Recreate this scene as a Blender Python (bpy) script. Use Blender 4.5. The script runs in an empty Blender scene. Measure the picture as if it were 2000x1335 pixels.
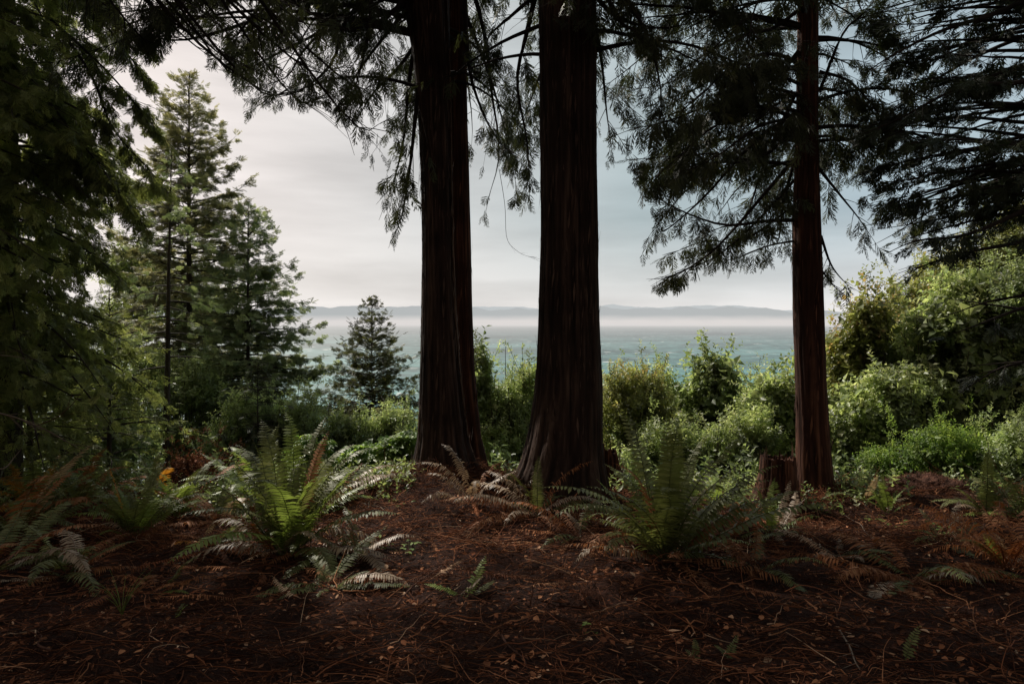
import bpy, math, random, time
import numpy as np
T0 = time.time()
rng = np.random.default_rng(7)
C = bpy.context.scene.collection
F = 1333.33; HZ = 630.0; CZ = 1.6           # focal length in photo pixels, horizon row, eye height
R = math.radians

# ------------------------------------------------------------------ helpers
def P(px, py, Y):
    return np.array([(px-1000)/F*Y, Y, CZ-(py-HZ)/F*Y])
def proj(p):
    Y = np.maximum(p[..., 1], 0.05)
    return 1000+F*p[..., 0]/Y, HZ-F*(p[..., 2]-CZ)/Y
def nrm(v):
    return v/np.maximum(np.linalg.norm(v, axis=-1, keepdims=True), 1e-9)

_g = np.random.default_rng(3).random((256, 256))
def vnoise(x, y):
    xi = np.floor(x).astype(int); yi = np.floor(y).astype(int)
    fx = x-xi; fy = y-yi
    fx = fx*fx*(3-2*fx); fy = fy*fy*(3-2*fy)
    a = _g[xi % 256, yi % 256]; b = _g[(xi+1) % 256, yi % 256]
    c = _g[xi % 256, (yi+1) % 256]; d = _g[(xi+1) % 256, (yi+1) % 256]
    return (a*(1-fx)+b*fx)*(1-fy)+(c*(1-fx)+d*fx)*fy
def fbm(x, y, o=4):
    s = 0; a = 0.5
    for k in range(o):
        s = s+a*vnoise(x*2**k+17*k, y*2**k+5*k); a *= .5
    return s

def height(x, y):
    x = np.asarray(x, float); y = np.asarray(y, float)
    z = -0.098*(y-3.2)
    z = z-0.13*np.exp(-(((x-2.95)/.8)**2+((y-7.2)/.8)**2))-0.07*np.exp(-(((x-.75)/.8)**2+((y-7.1)/.6)**2))
    z = z+0.30*np.exp(-(((x+0.75)/1.35)**2+((y-8.4)/1.3)**2))          # mound round the cedar bases
    z = z+0.10*np.exp(-(((x-0.6)/1.0)**2+((y-7.7)/1.0)**2))
    z = z+0.12*np.exp(-(((x-4.9)/1.6)**2+((y-7.8)/.9)**2))
    z = z-0.05*np.exp(-(((x+4.4)/1.9)**2+((y-7.2)/1.3)**2))
    z = z+0.24*(fbm(x*.9+9, y*.9+4, 4)-.47)
    edge = 8.9+0.5*(vnoise(x*.6+40, x*0+3)-.5)
    d = np.maximum(y-edge, 0)
    z = z-0.62*d**1.12*np.minimum(1, d/1.5+.25)
    zb = 0.03*np.maximum(-y, 0)
    return np.maximum(z+zb, -46)

class Geo:
    def __init__(s): s.v = []; s.f3 = []; s.f4 = []; s.r = []; s.n = 0
    def add(s, v, f, r=None):
        v = np.asarray(v, float).reshape(-1, 3); f = np.asarray(f, int)
        if len(v) == 0 or len(f) == 0: return
        (s.f3 if f.shape[1] == 3 else s.f4).append(f+s.n)
        s.v.append(v)
        s.r.append(np.full(len(v), .5) if r is None else np.broadcast_to(np.asarray(r, float), (len(v),)))
        s.n += len(v)
    def build(s, name, mat, parent=None, smooth=False, loc=(0, 0, 0)):
        me = bpy.data.meshes.new(name)
        if s.n:
            v = np.concatenate(s.v)-np.array(loc)
            f3 = np.concatenate(s.f3) if s.f3 else np.zeros((0, 3), int)
            f4 = np.concatenate(s.f4) if s.f4 else np.zeros((0, 4), int)
            me.vertices.add(len(v)); me.vertices.foreach_set('co', v.astype(np.float32).ravel())
            loops = np.concatenate([f3.ravel(), f4.ravel()]).astype(np.int32)
            me.loops.add(len(loops)); me.loops.foreach_set('vertex_index', loops)
            st = np.concatenate([np.arange(len(f3))*3, len(f3)*3+np.arange(len(f4))*4]).astype(np.int32)
            me.polygons.add(len(st)); me.polygons.foreach_set('loop_start', st)
            if smooth: me.polygons.foreach_set('use_smooth', np.ones(len(st), bool))
            a = me.attributes.new('rnd', 'FLOAT', 'POINT')
            a.data.foreach_set('value', np.concatenate(s.r).astype(np.float32))
            me.update(calc_edges=True)
        me.materials.append(mat)
        o = bpy.data.objects.new(name, me); C.objects.link(o)
        if parent is not None: o.parent = parent
        return o

def bake(geo, tmpls, pos, R3, sc, rnd, tid=None, rvar=0.0):
    """place mesh templates (verts, tris) at pos with rotation matrices R3 (columns = local axes)"""
    n = len(pos)
    if n == 0: return
    if tid is None: tid = rng.integers(0, len(tmpls), n)
    for k, (tv, tf) in enumerate(tmpls):
        i = np.nonzero(tid == k)[0]
        if len(i) == 0: continue
        v = np.einsum('nij,vj->nvi', R3[i], tv)*np.asarray(sc)[i][:, None, None]+pos[i][:, None, :]
        f = (tf[None]+(np.arange(len(i))*len(tv))[:, None, None]).reshape(-1, tf.shape[1])
        r = np.repeat(rnd[i], len(tv))
        if rvar: r = np.clip(r+np.tile(rng.normal(0, rvar, len(tv)), len(i)), 0, 1)
        geo.add(v.reshape(-1, 3), f, r)

def frames(axis, normal):
    y = nrm(axis); x = nrm(np.cross(y, normal)); z = np.cross(x, y)
    return np.stack([x, y, z], axis=-1)

def tubes(geo, paths, rad, sides=5, rnd=.5):
    """paths (N,M,3), rad (N,M)"""
    N, M, _ = paths.shape
    if N == 0: return
    t = nrm(np.gradient(paths, axis=1))
    ref = np.where(np.abs(t[..., 2:3]) > .9, np.array([1., 0, 0]), np.array([0., 0, 1.]))
    a = nrm(np.cross(t, ref)); b = np.cross(t, a)
    th = np.arange(sides)/sides*2*np.pi
    v = paths[:, :, None, :]+rad[:, :, None, None]*(np.cos(th)[None, None, :, None]*a[:, :, None, :]+np.sin(th)[None, None, :, None]*b[:, :, None, :])
    q = []
    for m in range(M-1):
        for s in range(sides):
            s2 = (s+1) % sides
            q.append([m*sides+s, m*sides+s2, (m+1)*sides+s2, (m+1)*sides+s])
    q = np.array(q)
    f = (q[None]+(np.arange(N)*M*sides)[:, None, None]).reshape(-1, 4)
    geo.add(v.reshape(-1, 3), f, np.repeat(np.broadcast_to(rnd, (N,)), M*sides))

def empty(name, label, cat, loc, group=None):
    o = bpy.data.objects.new(name, None); C.objects.link(o); o.location = loc
    o.empty_display_size = .2
    return tag(o, label, cat, group)
def tag(o, label, cat, group=None):
    o['label'] = label; o['category'] = cat
    if group: o['group'] = group
    return o
def attach(o, root):
    o.parent = root
    o.matrix_parent_inverse = root.matrix_basis.inverted()
    return o

# ------------------------------------------------------------------ materials
def newmat(name):
    m = bpy.data.materials.new(name); m.use_nodes = True
    nt = m.node_tree; nt.nodes.clear()
    return m, nt
def nd(nt, t, **k):
    n = nt.nodes.new(t)
    for a, b in k.items():
        if a == 'inp':
            for i, v in b.items(): n.inputs[i].default_value = v
        else: setattr(n, a, b)
    return n
def ramp(nt, fac, stops):
    r = nd(nt, 'ShaderNodeValToRGB'); e = r.color_ramp.elements
    while len(e) < len(stops): e.new(.5)
    for i, (p, c) in enumerate(stops):
        e[i].position = p; e[i].color = (*c, 1)
    nt.links.new(fac, r.inputs[0]); return r.outputs[0]

def leafmat(name, stops, transl=.35, rough=.55, spec=.3, nscale=1.2, dark=.45, tcol=(1.0, 1.0, .65)):
    m, nt = newmat(name); L = nt.links.new
    at = nd(nt, 'ShaderNodeAttribute', attribute_name='rnd')
    col = ramp(nt, at.outputs['Fac'], stops)
    geo = nd(nt, 'ShaderNodeNewGeometry')
    no = nd(nt, 'ShaderNodeTexNoise', inp={'Scale': nscale, 'Detail': 3.0})
    L(geo.outputs['Position'], no.inputs['Vector'])
    mr = nd(nt, 'ShaderNodeMapRange', inp={1: .3, 2: .7, 3: dark, 4: 1.25})
    L(no.outputs['Fac'], mr.inputs[0])
    mx = nd(nt, 'ShaderNodeVectorMath', operation='SCALE')
    L(col, mx.inputs[0]); L(mr.outputs[0], mx.inputs['Scale'])
    b = nd(nt, 'ShaderNodeBsdfPrincipled', inp={'Roughness': rough, 'Specular IOR Level': spec})
    L(mx.outputs[0], b.inputs['Base Color'])
    t2 = nd(nt, 'ShaderNodeVectorMath', operation='MULTIPLY')
    t2.inputs[1].default_value = [c*1.5 for c in tcol]
    L(mx.outputs[0], t2.inputs[0])
    tr = nd(nt, 'ShaderNodeBsdfTranslucent'); L(t2.outputs[0], tr.inputs[0])
    ms = nd(nt, 'ShaderNodeMixShader', inp={0: transl}); L(b.outputs[0], ms.inputs[1]); L(tr.outputs[0], ms.inputs[2])
    o = nd(nt, 'ShaderNodeOutputMaterial'); L(ms.outputs[0], o.inputs[0])
    return m

def barkmat(name, c0, c1, c2, zs=.06, sc=28, bump=.6):
    m, nt = newmat(name); L = nt.links.new
    geo = nd(nt, 'ShaderNodeNewGeometry')
    mp = nd(nt, 'ShaderNodeMapping'); mp.inputs['Scale'].default_value = (1, 1, zs)
    L(geo.outputs['Position'], mp.inputs[0])
    n1 = nd(nt, 'ShaderNodeTexNoise', inp={'Scale': sc, 'Detail': 6.0, 'Roughness': .65})
    L(mp.outputs[0], n1.inputs['Vector'])
    n2 = nd(nt, 'ShaderNodeTexNoise', inp={'Scale': 2.2, 'Detail': 3.0}); L(geo.outputs['Position'], n2.inputs['Vector'])
    at = nd(nt, 'ShaderNodeAttribute', attribute_name='rnd')
    ad = nd(nt, 'ShaderNodeMath', operation='MULTIPLY_ADD', inp={1: .5}); L(n1.outputs['Fac'], ad.inputs[0])
    h = nd(nt, 'ShaderNodeMath', operation='MULTIPLY', inp={1: .5}); L(at.outputs['Fac'], h.inputs[0]); L(h.outputs[0], ad.inputs[2])
    col = ramp(nt, ad.outputs[0], [(.25, c0), (.52, c1), (.8, c2)])
    mr = nd(nt, 'ShaderNodeMapRange', inp={1: .3, 2: .7, 3: .6, 4: 1.25}); L(n2.outputs['Fac'], mr.inputs[0])
    mx = nd(nt, 'ShaderNodeVectorMath', operation='SCALE'); L(col, mx.inputs[0]); L(mr.outputs[0], mx.inputs['Scale'])
    b = nd(nt, 'ShaderNodeBsdfPrincipled', inp={'Roughness': .9, 'Specular IOR Level': .15}); L(mx.outputs[0], b.inputs['Base Color'])
    bp = nd(nt, 'ShaderNodeBump', inp={'Strength': bump, 'Distance': .02}); L(n1.outputs['Fac'], bp.inputs['Height']); L(bp.outputs[0], b.inputs['Normal'])
    o = nd(nt, 'ShaderNodeOutputMaterial'); L(b.outputs[0], o.inputs[0])
    return m

M = {}
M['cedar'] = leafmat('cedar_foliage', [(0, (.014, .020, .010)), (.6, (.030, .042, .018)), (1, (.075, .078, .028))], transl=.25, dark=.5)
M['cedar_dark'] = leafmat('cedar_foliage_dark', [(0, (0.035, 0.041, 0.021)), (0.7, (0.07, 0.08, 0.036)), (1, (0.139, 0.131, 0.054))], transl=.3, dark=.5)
M['hemlock'] = leafmat('hemlock_foliage', [(0, (0.097, 0.116, 0.044)), (0.6, (0.237, 0.274, 0.1)), (1, (0.47, 0.494, 0.188))], transl=0.42, dark=.35)
M['spruce'] = leafmat('spruce_foliage', [(0, (0.114, 0.123, 0.073)), (0.5, (0.251, 0.254, 0.149)), (1, (0.454, 0.42, 0.251))], transl=0.42, dark=.45)
M['spruce_green'] = leafmat('spruce_foliage_green', [(0, (0.093, 0.133, 0.072)), (0.5, (0.222, 0.276, 0.147)), (1, (0.426, 0.473, 0.261))], transl=0.42, dark=.4)
M['bush'] = leafmat('bush_leaves', [(0, (0.126, 0.175, 0.076)), (0.5, (0.301, 0.374, 0.162)), (0.85, (0.473, 0.535, 0.259)), (1, (0.594, 0.596, 0.39))], transl=0.5, rough=.42, spec=.45, dark=.32, nscale=1.9)
M['bush_olive'] = leafmat('olive_leaves', [(0, (0.126, 0.147, 0.057)), (0.5, (0.301, 0.334, 0.121)), (0.85, (0.459, 0.452, 0.186)), (1, (0.568, 0.39, 0.206))], transl=0.5, rough=.42, spec=.45, dark=.32, nscale=1.95)
M['bush_deep'] = leafmat('deep_green_leaves', [(0, (0.11, 0.151, 0.074)), (0.5, (0.262, 0.333, 0.147)), (1, (0.525, 0.589, 0.296))], transl=0.48, rough=.42, spec=.45, dark=.35, nscale=1.9)
M['bright'] = leafmat('bright_leaves', [(0, (0.069, 0.127, 0.034)), (0.5, (0.172, 0.276, 0.063)), (1, (0.345, 0.437, 0.115))], transl=0.5, rough=.5, dark=.55, nscale=1.6)
M['fern'] = leafmat('fern_green', [(0, (0.055, 0.066, 0.022)), (0.5, (0.135, 0.15, 0.05)), (1, (0.24, 0.242, 0.099))], transl=.33, rough=.5, spec=.25, dark=.6, nscale=3)
M['fern_bright'] = leafmat('fern_bright', [(0, (0.101, 0.142, 0.03)), (0.5, (0.189, 0.25, 0.057)), (1, (0.297, 0.365, 0.108))], transl=.38, rough=.45, dark=.75, nscale=3)
M['fern_dead'] = leafmat('fern_dead', [(0, (0.135, 0.045, 0.018)), (0.5, (0.284, 0.113, 0.043)), (1, (0.448, 0.254, 0.129))], transl=.3, rough=.7, dark=.6, nscale=4, tcol=(1, .75, .5))
M['fern_grey'] = leafmat('fern_pale', [(0, (0.2, 0.131, 0.088)), (0.5, (0.375, 0.281, 0.194)), (1, (0.575, 0.463, 0.338))], transl=.3, rough=.5, spec=.5, dark=.6, nscale=4, tcol=(1, .85, .6))
M['fern_orange'] = leafmat('fern_orange', [(0, (.28, .10, .015)), (.5, (.42, .20, .03)), (1, (.40, .30, .06))], transl=.45, rough=.5, dark=.7, nscale=5, tcol=(1, .8, .4))
M['bark'] = barkmat('cedar_bark', (.010, .006, .005), (.036, .021, .016), (.125, .078, .058))
M['bark_red'] = barkmat('red_bark', (.016, .007, .005), (.06, .026, .017), (.22, .10, .06))
M['bark_grey'] = barkmat('grey_bark', (.02, .016, .012), (.06, .048, .038), (.16, .13, .10), zs=.3)
M['lit_seam'] = barkmat('lit_seam_paint', (.05, .030, .022), (.13, .085, .062), (.24, .17, .13))  # pale tone paints the sunlit line along the trunk seams
M['twig'] = barkmat('twig_bark', (.012, .009, .008), (.030, .022, .018), (.07, .05, .04), zs=.5, bump=.2)
M['deadtwig'] = barkmat('bare_twig', (.06, .045, .035), (.16, .12, .09), (.32, .25, .20), zs=.5, bump=.2)
M['litter'] = leafmat('litter_bits', [(0, (.018, .008, .005)), (.42, (.085, .032, .017)), (.72, (.27, .10, .048)), (.9, (.48, .22, .11)), (1, (.66, .48, .33))], transl=.1, rough=.85, spec=.08, dark=.3, nscale=2.5, tcol=(1, .8, .6))

M['spruce_dark'] = leafmat('spruce_foliage_dark', [(0, (0.048, 0.053, 0.022)), (0.5, (0.104, 0.11, 0.045)), (1, (0.209, 0.209, 0.09))], transl=.35, dark=.5)
def groundmat():
    m, nt = newmat('forest_soil'); L = nt.links.new
    geo = nd(nt, 'ShaderNodeNewGeometry')
    n1 = nd(nt, 'ShaderNodeTexNoise', inp={'Scale': 40, 'Detail': 8.0, 'Roughness': .7}); L(geo.outputs['Position'], n1.inputs['Vector'])
    n2 = nd(nt, 'ShaderNodeTexNoise', inp={'Scale': 1.3, 'Detail': 4.0}); L(geo.outputs['Position'], n2.inputs['Vector'])
    col = ramp(nt, n1.outputs['Fac'], [(.3, (.008, .0045, .0035)), (.5, (.036, .015, .010)), (.72, (.10, .042, .027))])
    mr = nd(nt, 'ShaderNodeMapRange', inp={1: .3, 2: .7, 3: .5, 4: 1.2}); L(n2.outputs['Fac'], mr.inputs[0])
    mx = nd(nt, 'ShaderNodeVectorMath', operation='SCALE'); L(col, mx.inputs[0]); L(mr.outputs[0], mx.inputs['Scale'])
    b = nd(nt, 'ShaderNodeBsdfPrincipled', inp={'Roughness': .95, 'Specular IOR Level': .1}); L(mx.outputs[0], b.inputs['Base Color'])
    bp = nd(nt, 'ShaderNodeBump', inp={'Strength': 1.0, 'Distance': .04}); L(n1.outputs['Fac'], bp.inputs['Height']); L(bp.outputs[0], b.inputs['Normal'])
    o = nd(nt, 'ShaderNodeOutputMaterial'); L(b.outputs[0], o.inputs[0]); return m
M['ground'] = groundmat()

def seamat():
    m, nt = newmat('sea_water'); L = nt.links.new
    geo = nd(nt, 'ShaderNodeNewGeometry')
    sep = nd(nt, 'ShaderNodeSeparateXYZ'); L(geo.outputs['Position'], sep.inputs[0])
    def noise(sx, sy, sc, det=4, rough=.6):
        mp = nd(nt, 'ShaderNodeMapping'); mp.inputs['Scale'].default_value = (sx, sy, 1)
        mp.inputs['Rotation'].default_value = (0, 0, .05)
        L(geo.outputs['Position'], mp.inputs[0])
        n = nd(nt, 'ShaderNodeTexNoise', inp={'Scale': sc, 'Detail': det, 'Roughness': rough}); L(mp.outputs[0], n.inputs['Vector'])
        return n.outputs['Fac']
    waves = noise(2.1, 1, .021, 5, .68)
    swell = noise(.5, 1, .0055, 6, .65)
    streak = noise(.3, 1, .010, 2)
    caps = noise(1.5, 1, .030, 3, .6)
    # distance from shore: blue-green near, greyer far
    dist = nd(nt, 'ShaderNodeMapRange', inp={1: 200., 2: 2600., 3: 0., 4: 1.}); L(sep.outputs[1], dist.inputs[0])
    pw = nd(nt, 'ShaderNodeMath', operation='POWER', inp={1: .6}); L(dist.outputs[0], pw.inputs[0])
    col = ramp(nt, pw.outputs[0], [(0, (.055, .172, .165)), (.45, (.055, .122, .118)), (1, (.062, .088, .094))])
    w2 = nd(nt, 'ShaderNodeMath', operation='MULTIPLY_ADD', inp={1: .5}); L(waves, w2.inputs[0])
    w3 = nd(nt, 'ShaderNodeMath', operation='MULTIPLY', inp={1: .5}); L(swell, w3.inputs[0]); L(w3.outputs[0], w2.inputs[2])
    mr = nd(nt, 'ShaderNodeMapRange', inp={1: .42, 2: .58, 3: .55, 4: 1.9}); L(w2.outputs[0], mr.inputs[0])
    mx = nd(nt, 'ShaderNodeVectorMath', operation='SCALE'); L(col, mx.inputs[0]); L(mr.outputs[0], mx.inputs['Scale'])
    c1 = nd(nt, 'ShaderNodeMapRange', inp={1: .638, 2: .675, 3: 0., 4: 1.}); L(caps, c1.inputs[0])
    c2 = nd(nt, 'ShaderNodeMapRange', inp={1: .42, 2: .55, 3: 0., 4: 1.}); L(streak, c2.inputs[0])
    cm = nd(nt, 'ShaderNodeMath', operation='MULTIPLY'); L(c1.outputs[0], cm.inputs[0]); L(c2.outputs[0], cm.inputs[1])
    mc = nd(nt, 'ShaderNodeMix', data_type='RGBA'); L(cm.outputs[0], mc.inputs[0]); L(mx.outputs[0], mc.inputs[6]); mc.inputs[7].default_value = (.5, .52, .50, 1)
    b = nd(nt, 'ShaderNodeBsdfPrincipled', inp={'Roughness': .45, 'Specular IOR Level': .35}); L(mc.outputs[2], b.inputs['Base Color'])
    bp = nd(nt, 'ShaderNodeBump', inp={'Strength': .4, 'Distance': 2.}); L(waves, bp.inputs['Height']); L(bp.outputs[0], b.inputs['Normal'])
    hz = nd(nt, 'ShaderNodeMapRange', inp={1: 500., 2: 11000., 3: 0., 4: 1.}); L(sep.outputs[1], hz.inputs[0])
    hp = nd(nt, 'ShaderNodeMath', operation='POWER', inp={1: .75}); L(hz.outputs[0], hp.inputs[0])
    em = nd(nt, 'ShaderNodeEmission', inp={0: (.72, .69, .67, 1), 1: 1.0})  # distance haze painted into the water as a pale glow
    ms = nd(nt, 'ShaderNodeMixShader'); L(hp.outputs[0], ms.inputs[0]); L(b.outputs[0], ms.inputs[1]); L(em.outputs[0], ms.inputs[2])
    o = nd(nt, 'ShaderNodeOutputMaterial'); L(ms.outputs[0], o.inputs[0]); return m
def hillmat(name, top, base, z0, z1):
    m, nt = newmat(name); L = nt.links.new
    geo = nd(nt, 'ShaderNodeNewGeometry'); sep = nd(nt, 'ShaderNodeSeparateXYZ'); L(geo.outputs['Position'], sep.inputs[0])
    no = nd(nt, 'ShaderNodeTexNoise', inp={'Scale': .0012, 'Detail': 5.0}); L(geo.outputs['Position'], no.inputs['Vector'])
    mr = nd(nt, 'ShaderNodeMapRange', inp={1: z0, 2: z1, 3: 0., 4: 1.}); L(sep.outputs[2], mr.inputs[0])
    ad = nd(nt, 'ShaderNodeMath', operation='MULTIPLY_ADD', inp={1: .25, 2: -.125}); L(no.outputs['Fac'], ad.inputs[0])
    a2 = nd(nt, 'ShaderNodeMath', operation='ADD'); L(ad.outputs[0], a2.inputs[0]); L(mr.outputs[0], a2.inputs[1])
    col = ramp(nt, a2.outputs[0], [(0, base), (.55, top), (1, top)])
    em = nd(nt, 'ShaderNodeEmission'); L(col, em.inputs[0])  # aerial haze painted on as glow, whiter towards the base
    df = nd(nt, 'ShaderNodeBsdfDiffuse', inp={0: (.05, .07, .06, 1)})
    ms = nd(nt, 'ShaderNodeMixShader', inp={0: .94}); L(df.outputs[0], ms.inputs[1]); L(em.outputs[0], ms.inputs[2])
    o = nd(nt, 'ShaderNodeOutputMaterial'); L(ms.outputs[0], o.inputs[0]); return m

# ------------------------------------------------------------------ world, sun, camera
SUN_EL, SUN_AZ = R(42), R(-38)             # azimuth measured from +Y towards +X
sundir = np.array([math.sin(SUN_AZ)*math.cos(SUN_EL), math.cos(SUN_AZ)*math.cos(SUN_EL), math.sin(SUN_EL)])
w = bpy.data.worlds.new('World'); bpy.context.scene.world = w; w.use_nodes = True
nt = w.node_tree; nt.nodes.clear(); L = nt.links.new
sky = nd(nt, 'ShaderNodeTexSky', sky_type='NISHITA', sun_disc=False, sun_elevation=SUN_EL, sun_rotation=SUN_AZ, dust_density=3.0)
tc = nd(nt, 'ShaderNodeTexCoord'); sp = nd(nt, 'ShaderNodeSeparateXYZ'); L(tc.outputs['Generated'], sp.inputs[0])
# high thin overcast: warm pale to the left, cool to the right, bright fog low down
lr = nd(nt, 'ShaderNodeMapRange', inp={1: -.45, 2: .5, 3: 0., 4: 1.}); L(sp.outputs[0], lr.inputs[0])
side = ramp(nt, lr.outputs[0], [(0, (.97, .88, .84)), (.33, (.70, .70, .69)), (.66, (.48, .57, .59)), (1, (.46, .57, .63))])
el = nd(nt, 'ShaderNodeMapRange', inp={1: .01, 2: .15, 3: 0., 4: 1.}); L(sp.outputs[2], el.inputs[0])
elp = nd(nt, 'ShaderNodeMath', operation='POWER', inp={1: .7}); L(el.outputs[0], elp.inputs[0])
hzc = nd(nt, 'ShaderNodeMix', data_type='RGBA'); L(elp.outputs[0], hzc.inputs[0]); hzc.inputs[6].default_value = (.95, .91, .885, 1); L(side, hzc.inputs[7])
mp = nd(nt, 'ShaderNodeMapping'); mp.inputs['Scale'].default_value = (1.5, 1.5, 9); L(tc.outputs['Generated'], mp.inputs[0])
cn = nd(nt, 'ShaderNodeTexNoise', inp={'Scale': 2.2, 'Detail': 5.0, 'Roughness': .5}); L(mp.outputs[0], cn.inputs['Vector'])
cr = nd(nt, 'ShaderNodeMapRange', inp={1: .34, 2: .66, 3: .86, 4: 1.10}); L(cn.outputs['Fac'], cr.inputs[0])
cs = nd(nt, 'ShaderNodeVectorMath', operation='SCALE'); L(hzc.outputs[2], cs.inputs[0]); L(cr.outputs[0], cs.inputs['Scale'])
# the forest behind the photographer: dark
bk = nd(nt, 'ShaderNodeMapRange', inp={1: -.15, 2: .30, 3: 0., 4: 1.}); bk.interpolation_type = 'SMOOTHSTEP'; 
bm = nd(nt, 'ShaderNodeMath', operation='MULTIPLY_ADD', inp={1: .12}); L(sp.outputs[2], bm.inputs[0]); L(sp.outputs[1], bm.inputs[2]); L(bm.outputs[0], bk.inputs[0])
fr = nd(nt, 'ShaderNodeMix', data_type='RGBA'); L(bk.outputs[0], fr.inputs[0]); fr.inputs[6].default_value = (.25, .225, .19, 1); L(cs.outputs[0], fr.inputs[7])
b1 = nd(nt, 'ShaderNodeBackground', inp={1: 1.0}); L(fr.outputs[2], b1.inputs[0])
b2 = nd(nt, 'ShaderNodeBackground', inp={1: .05}); L(sky.outputs[0], b2.inputs[0])
ms = nd(nt, 'ShaderNodeMixShader', inp={0: .12}); L(b1.outputs[0], ms.inputs[1]); L(b2.outputs[0], ms.inputs[2])
o = nd(nt, 'ShaderNodeOutputWorld'); L(ms.outputs[0], o.inputs[0])

sl = bpy.data.lights.new('sun', 'SUN'); sl.energy = 5.0; sl.angle = R(1.2); sl.color = (1, .93, .82)
so = bpy.data.objects.new('sun', sl); C.objects.link(so)
from mathutils import Vector
so.rotation_euler = Vector(sundir).to_track_quat('Z', 'Y').to_euler()
cam = bpy.data.cameras.new('camera'); co = bpy.data.objects.new('camera', cam); C.objects.link(co)
cam.lens = 24; cam.sensor_width = 36; cam.shift_y = -(667.5-HZ)/2000; cam.clip_end = 120000; cam.clip_start = .05
co.location = (0, 0, CZ); co.rotation_euler = (R(90), 0, 0)
sc = bpy.context.scene; sc.camera = co
sc.view_settings.view_transform = 'Standard'; sc.view_settings.look = 'None'; sc.view_settings.exposure = 0
sc.render.engine = 'CYCLES'
sc.cycles.max_bounces = 5; sc.cycles.diffuse_bounces = 3; sc.cycles.glossy_bounces = 2; sc.cycles.transmission_bounces = 3
sc.cycles.sample_clamp_indirect = 4

# ------------------------------------------------------------------ setting
def sheet(name, xs, ys, zf, mat):
    X, Y = np.meshgrid(xs, ys); Z = zf(X, Y)
    v = np.stack([X, Y, Z], -1).reshape(-1, 3); nx = len(xs)
    i = np.arange((len(ys)-1)*nx).reshape(len(ys)-1, nx)[:, :-1].ravel()
    g = Geo(); g.add(v, np.stack([i, i+1, i+nx+1, i+nx], -1))
    o = g.build(name, mat, smooth=True); o['kind'] = 'structure'; return o
xs = np.concatenate([-np.geomspace(300, 9.2, 40), np.arange(-9, 9.001, .045), np.geomspace(9.2, 300, 40)])
ys = np.concatenate([-np.geomspace(60, 1, 15), np.arange(0, 2.5, .3), np.arange(2.5, 10, .045), np.geomspace(10.1, 75, 60)])
sheet('ground', xs, ys, lambda x, y: height(x, y)+np.where((y < 10) & (y > 2) & (np.abs(x) < 9.1), .085*(fbm(x*6, y*6, 4)-.45), 0), M['ground'])
ys = np.concatenate([np.geomspace(45, 60000, 60)])
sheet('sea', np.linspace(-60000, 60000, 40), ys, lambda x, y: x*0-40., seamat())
def ridge(name, Y, pts, seed, rough, mat):
    xp = np.linspace(-300, 2300, 900)
    h = np.interp(xp, [p[0] for p in pts], [p[1] for p in pts])
    h = h-rough*(fbm(xp/46+seed, xp*0+seed, 6)-.47)*3
    rows = []
    for k, f in enumerate(np.linspace(0, 1, 14)):
        zz = (CZ+(HZ-h)/F*Y)*(f**.8)-60*(1-f)
        yy = Y-3500*(1-f)+400*(fbm(xp/30+seed, xp*0+f*6, 3)-.5)*(1-f)
        rows.append(np.stack([(xp-1000)/F*Y, yy, zz+(fbm(xp/15+k, xp*0+k*.7, 3)-.5)*120*f*(1-f)], -1))
    v = np.array(rows).reshape(-1, 3); nx = len(xp)
    i = np.arange(13*nx).reshape(13, nx)[:, :-1].ravel()
    g = Geo(); g.add(v, np.stack([i, i+1, i+nx+1, i+nx], -1))
    o = g.build(name, mat, smooth=True); o['kind'] = 'structure'
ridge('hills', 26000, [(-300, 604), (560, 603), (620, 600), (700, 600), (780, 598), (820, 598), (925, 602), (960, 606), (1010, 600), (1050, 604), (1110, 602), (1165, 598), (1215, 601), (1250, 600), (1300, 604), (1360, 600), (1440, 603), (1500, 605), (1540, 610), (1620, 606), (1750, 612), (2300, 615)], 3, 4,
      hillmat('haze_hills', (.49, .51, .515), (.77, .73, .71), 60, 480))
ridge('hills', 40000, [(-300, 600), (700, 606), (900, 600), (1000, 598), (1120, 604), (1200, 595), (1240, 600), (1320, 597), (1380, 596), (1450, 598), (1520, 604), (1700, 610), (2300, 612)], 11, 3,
      hillmat('haze_far_hills', (.56, .59, .60), (.77, .74, .72), 100, 800))

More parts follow.
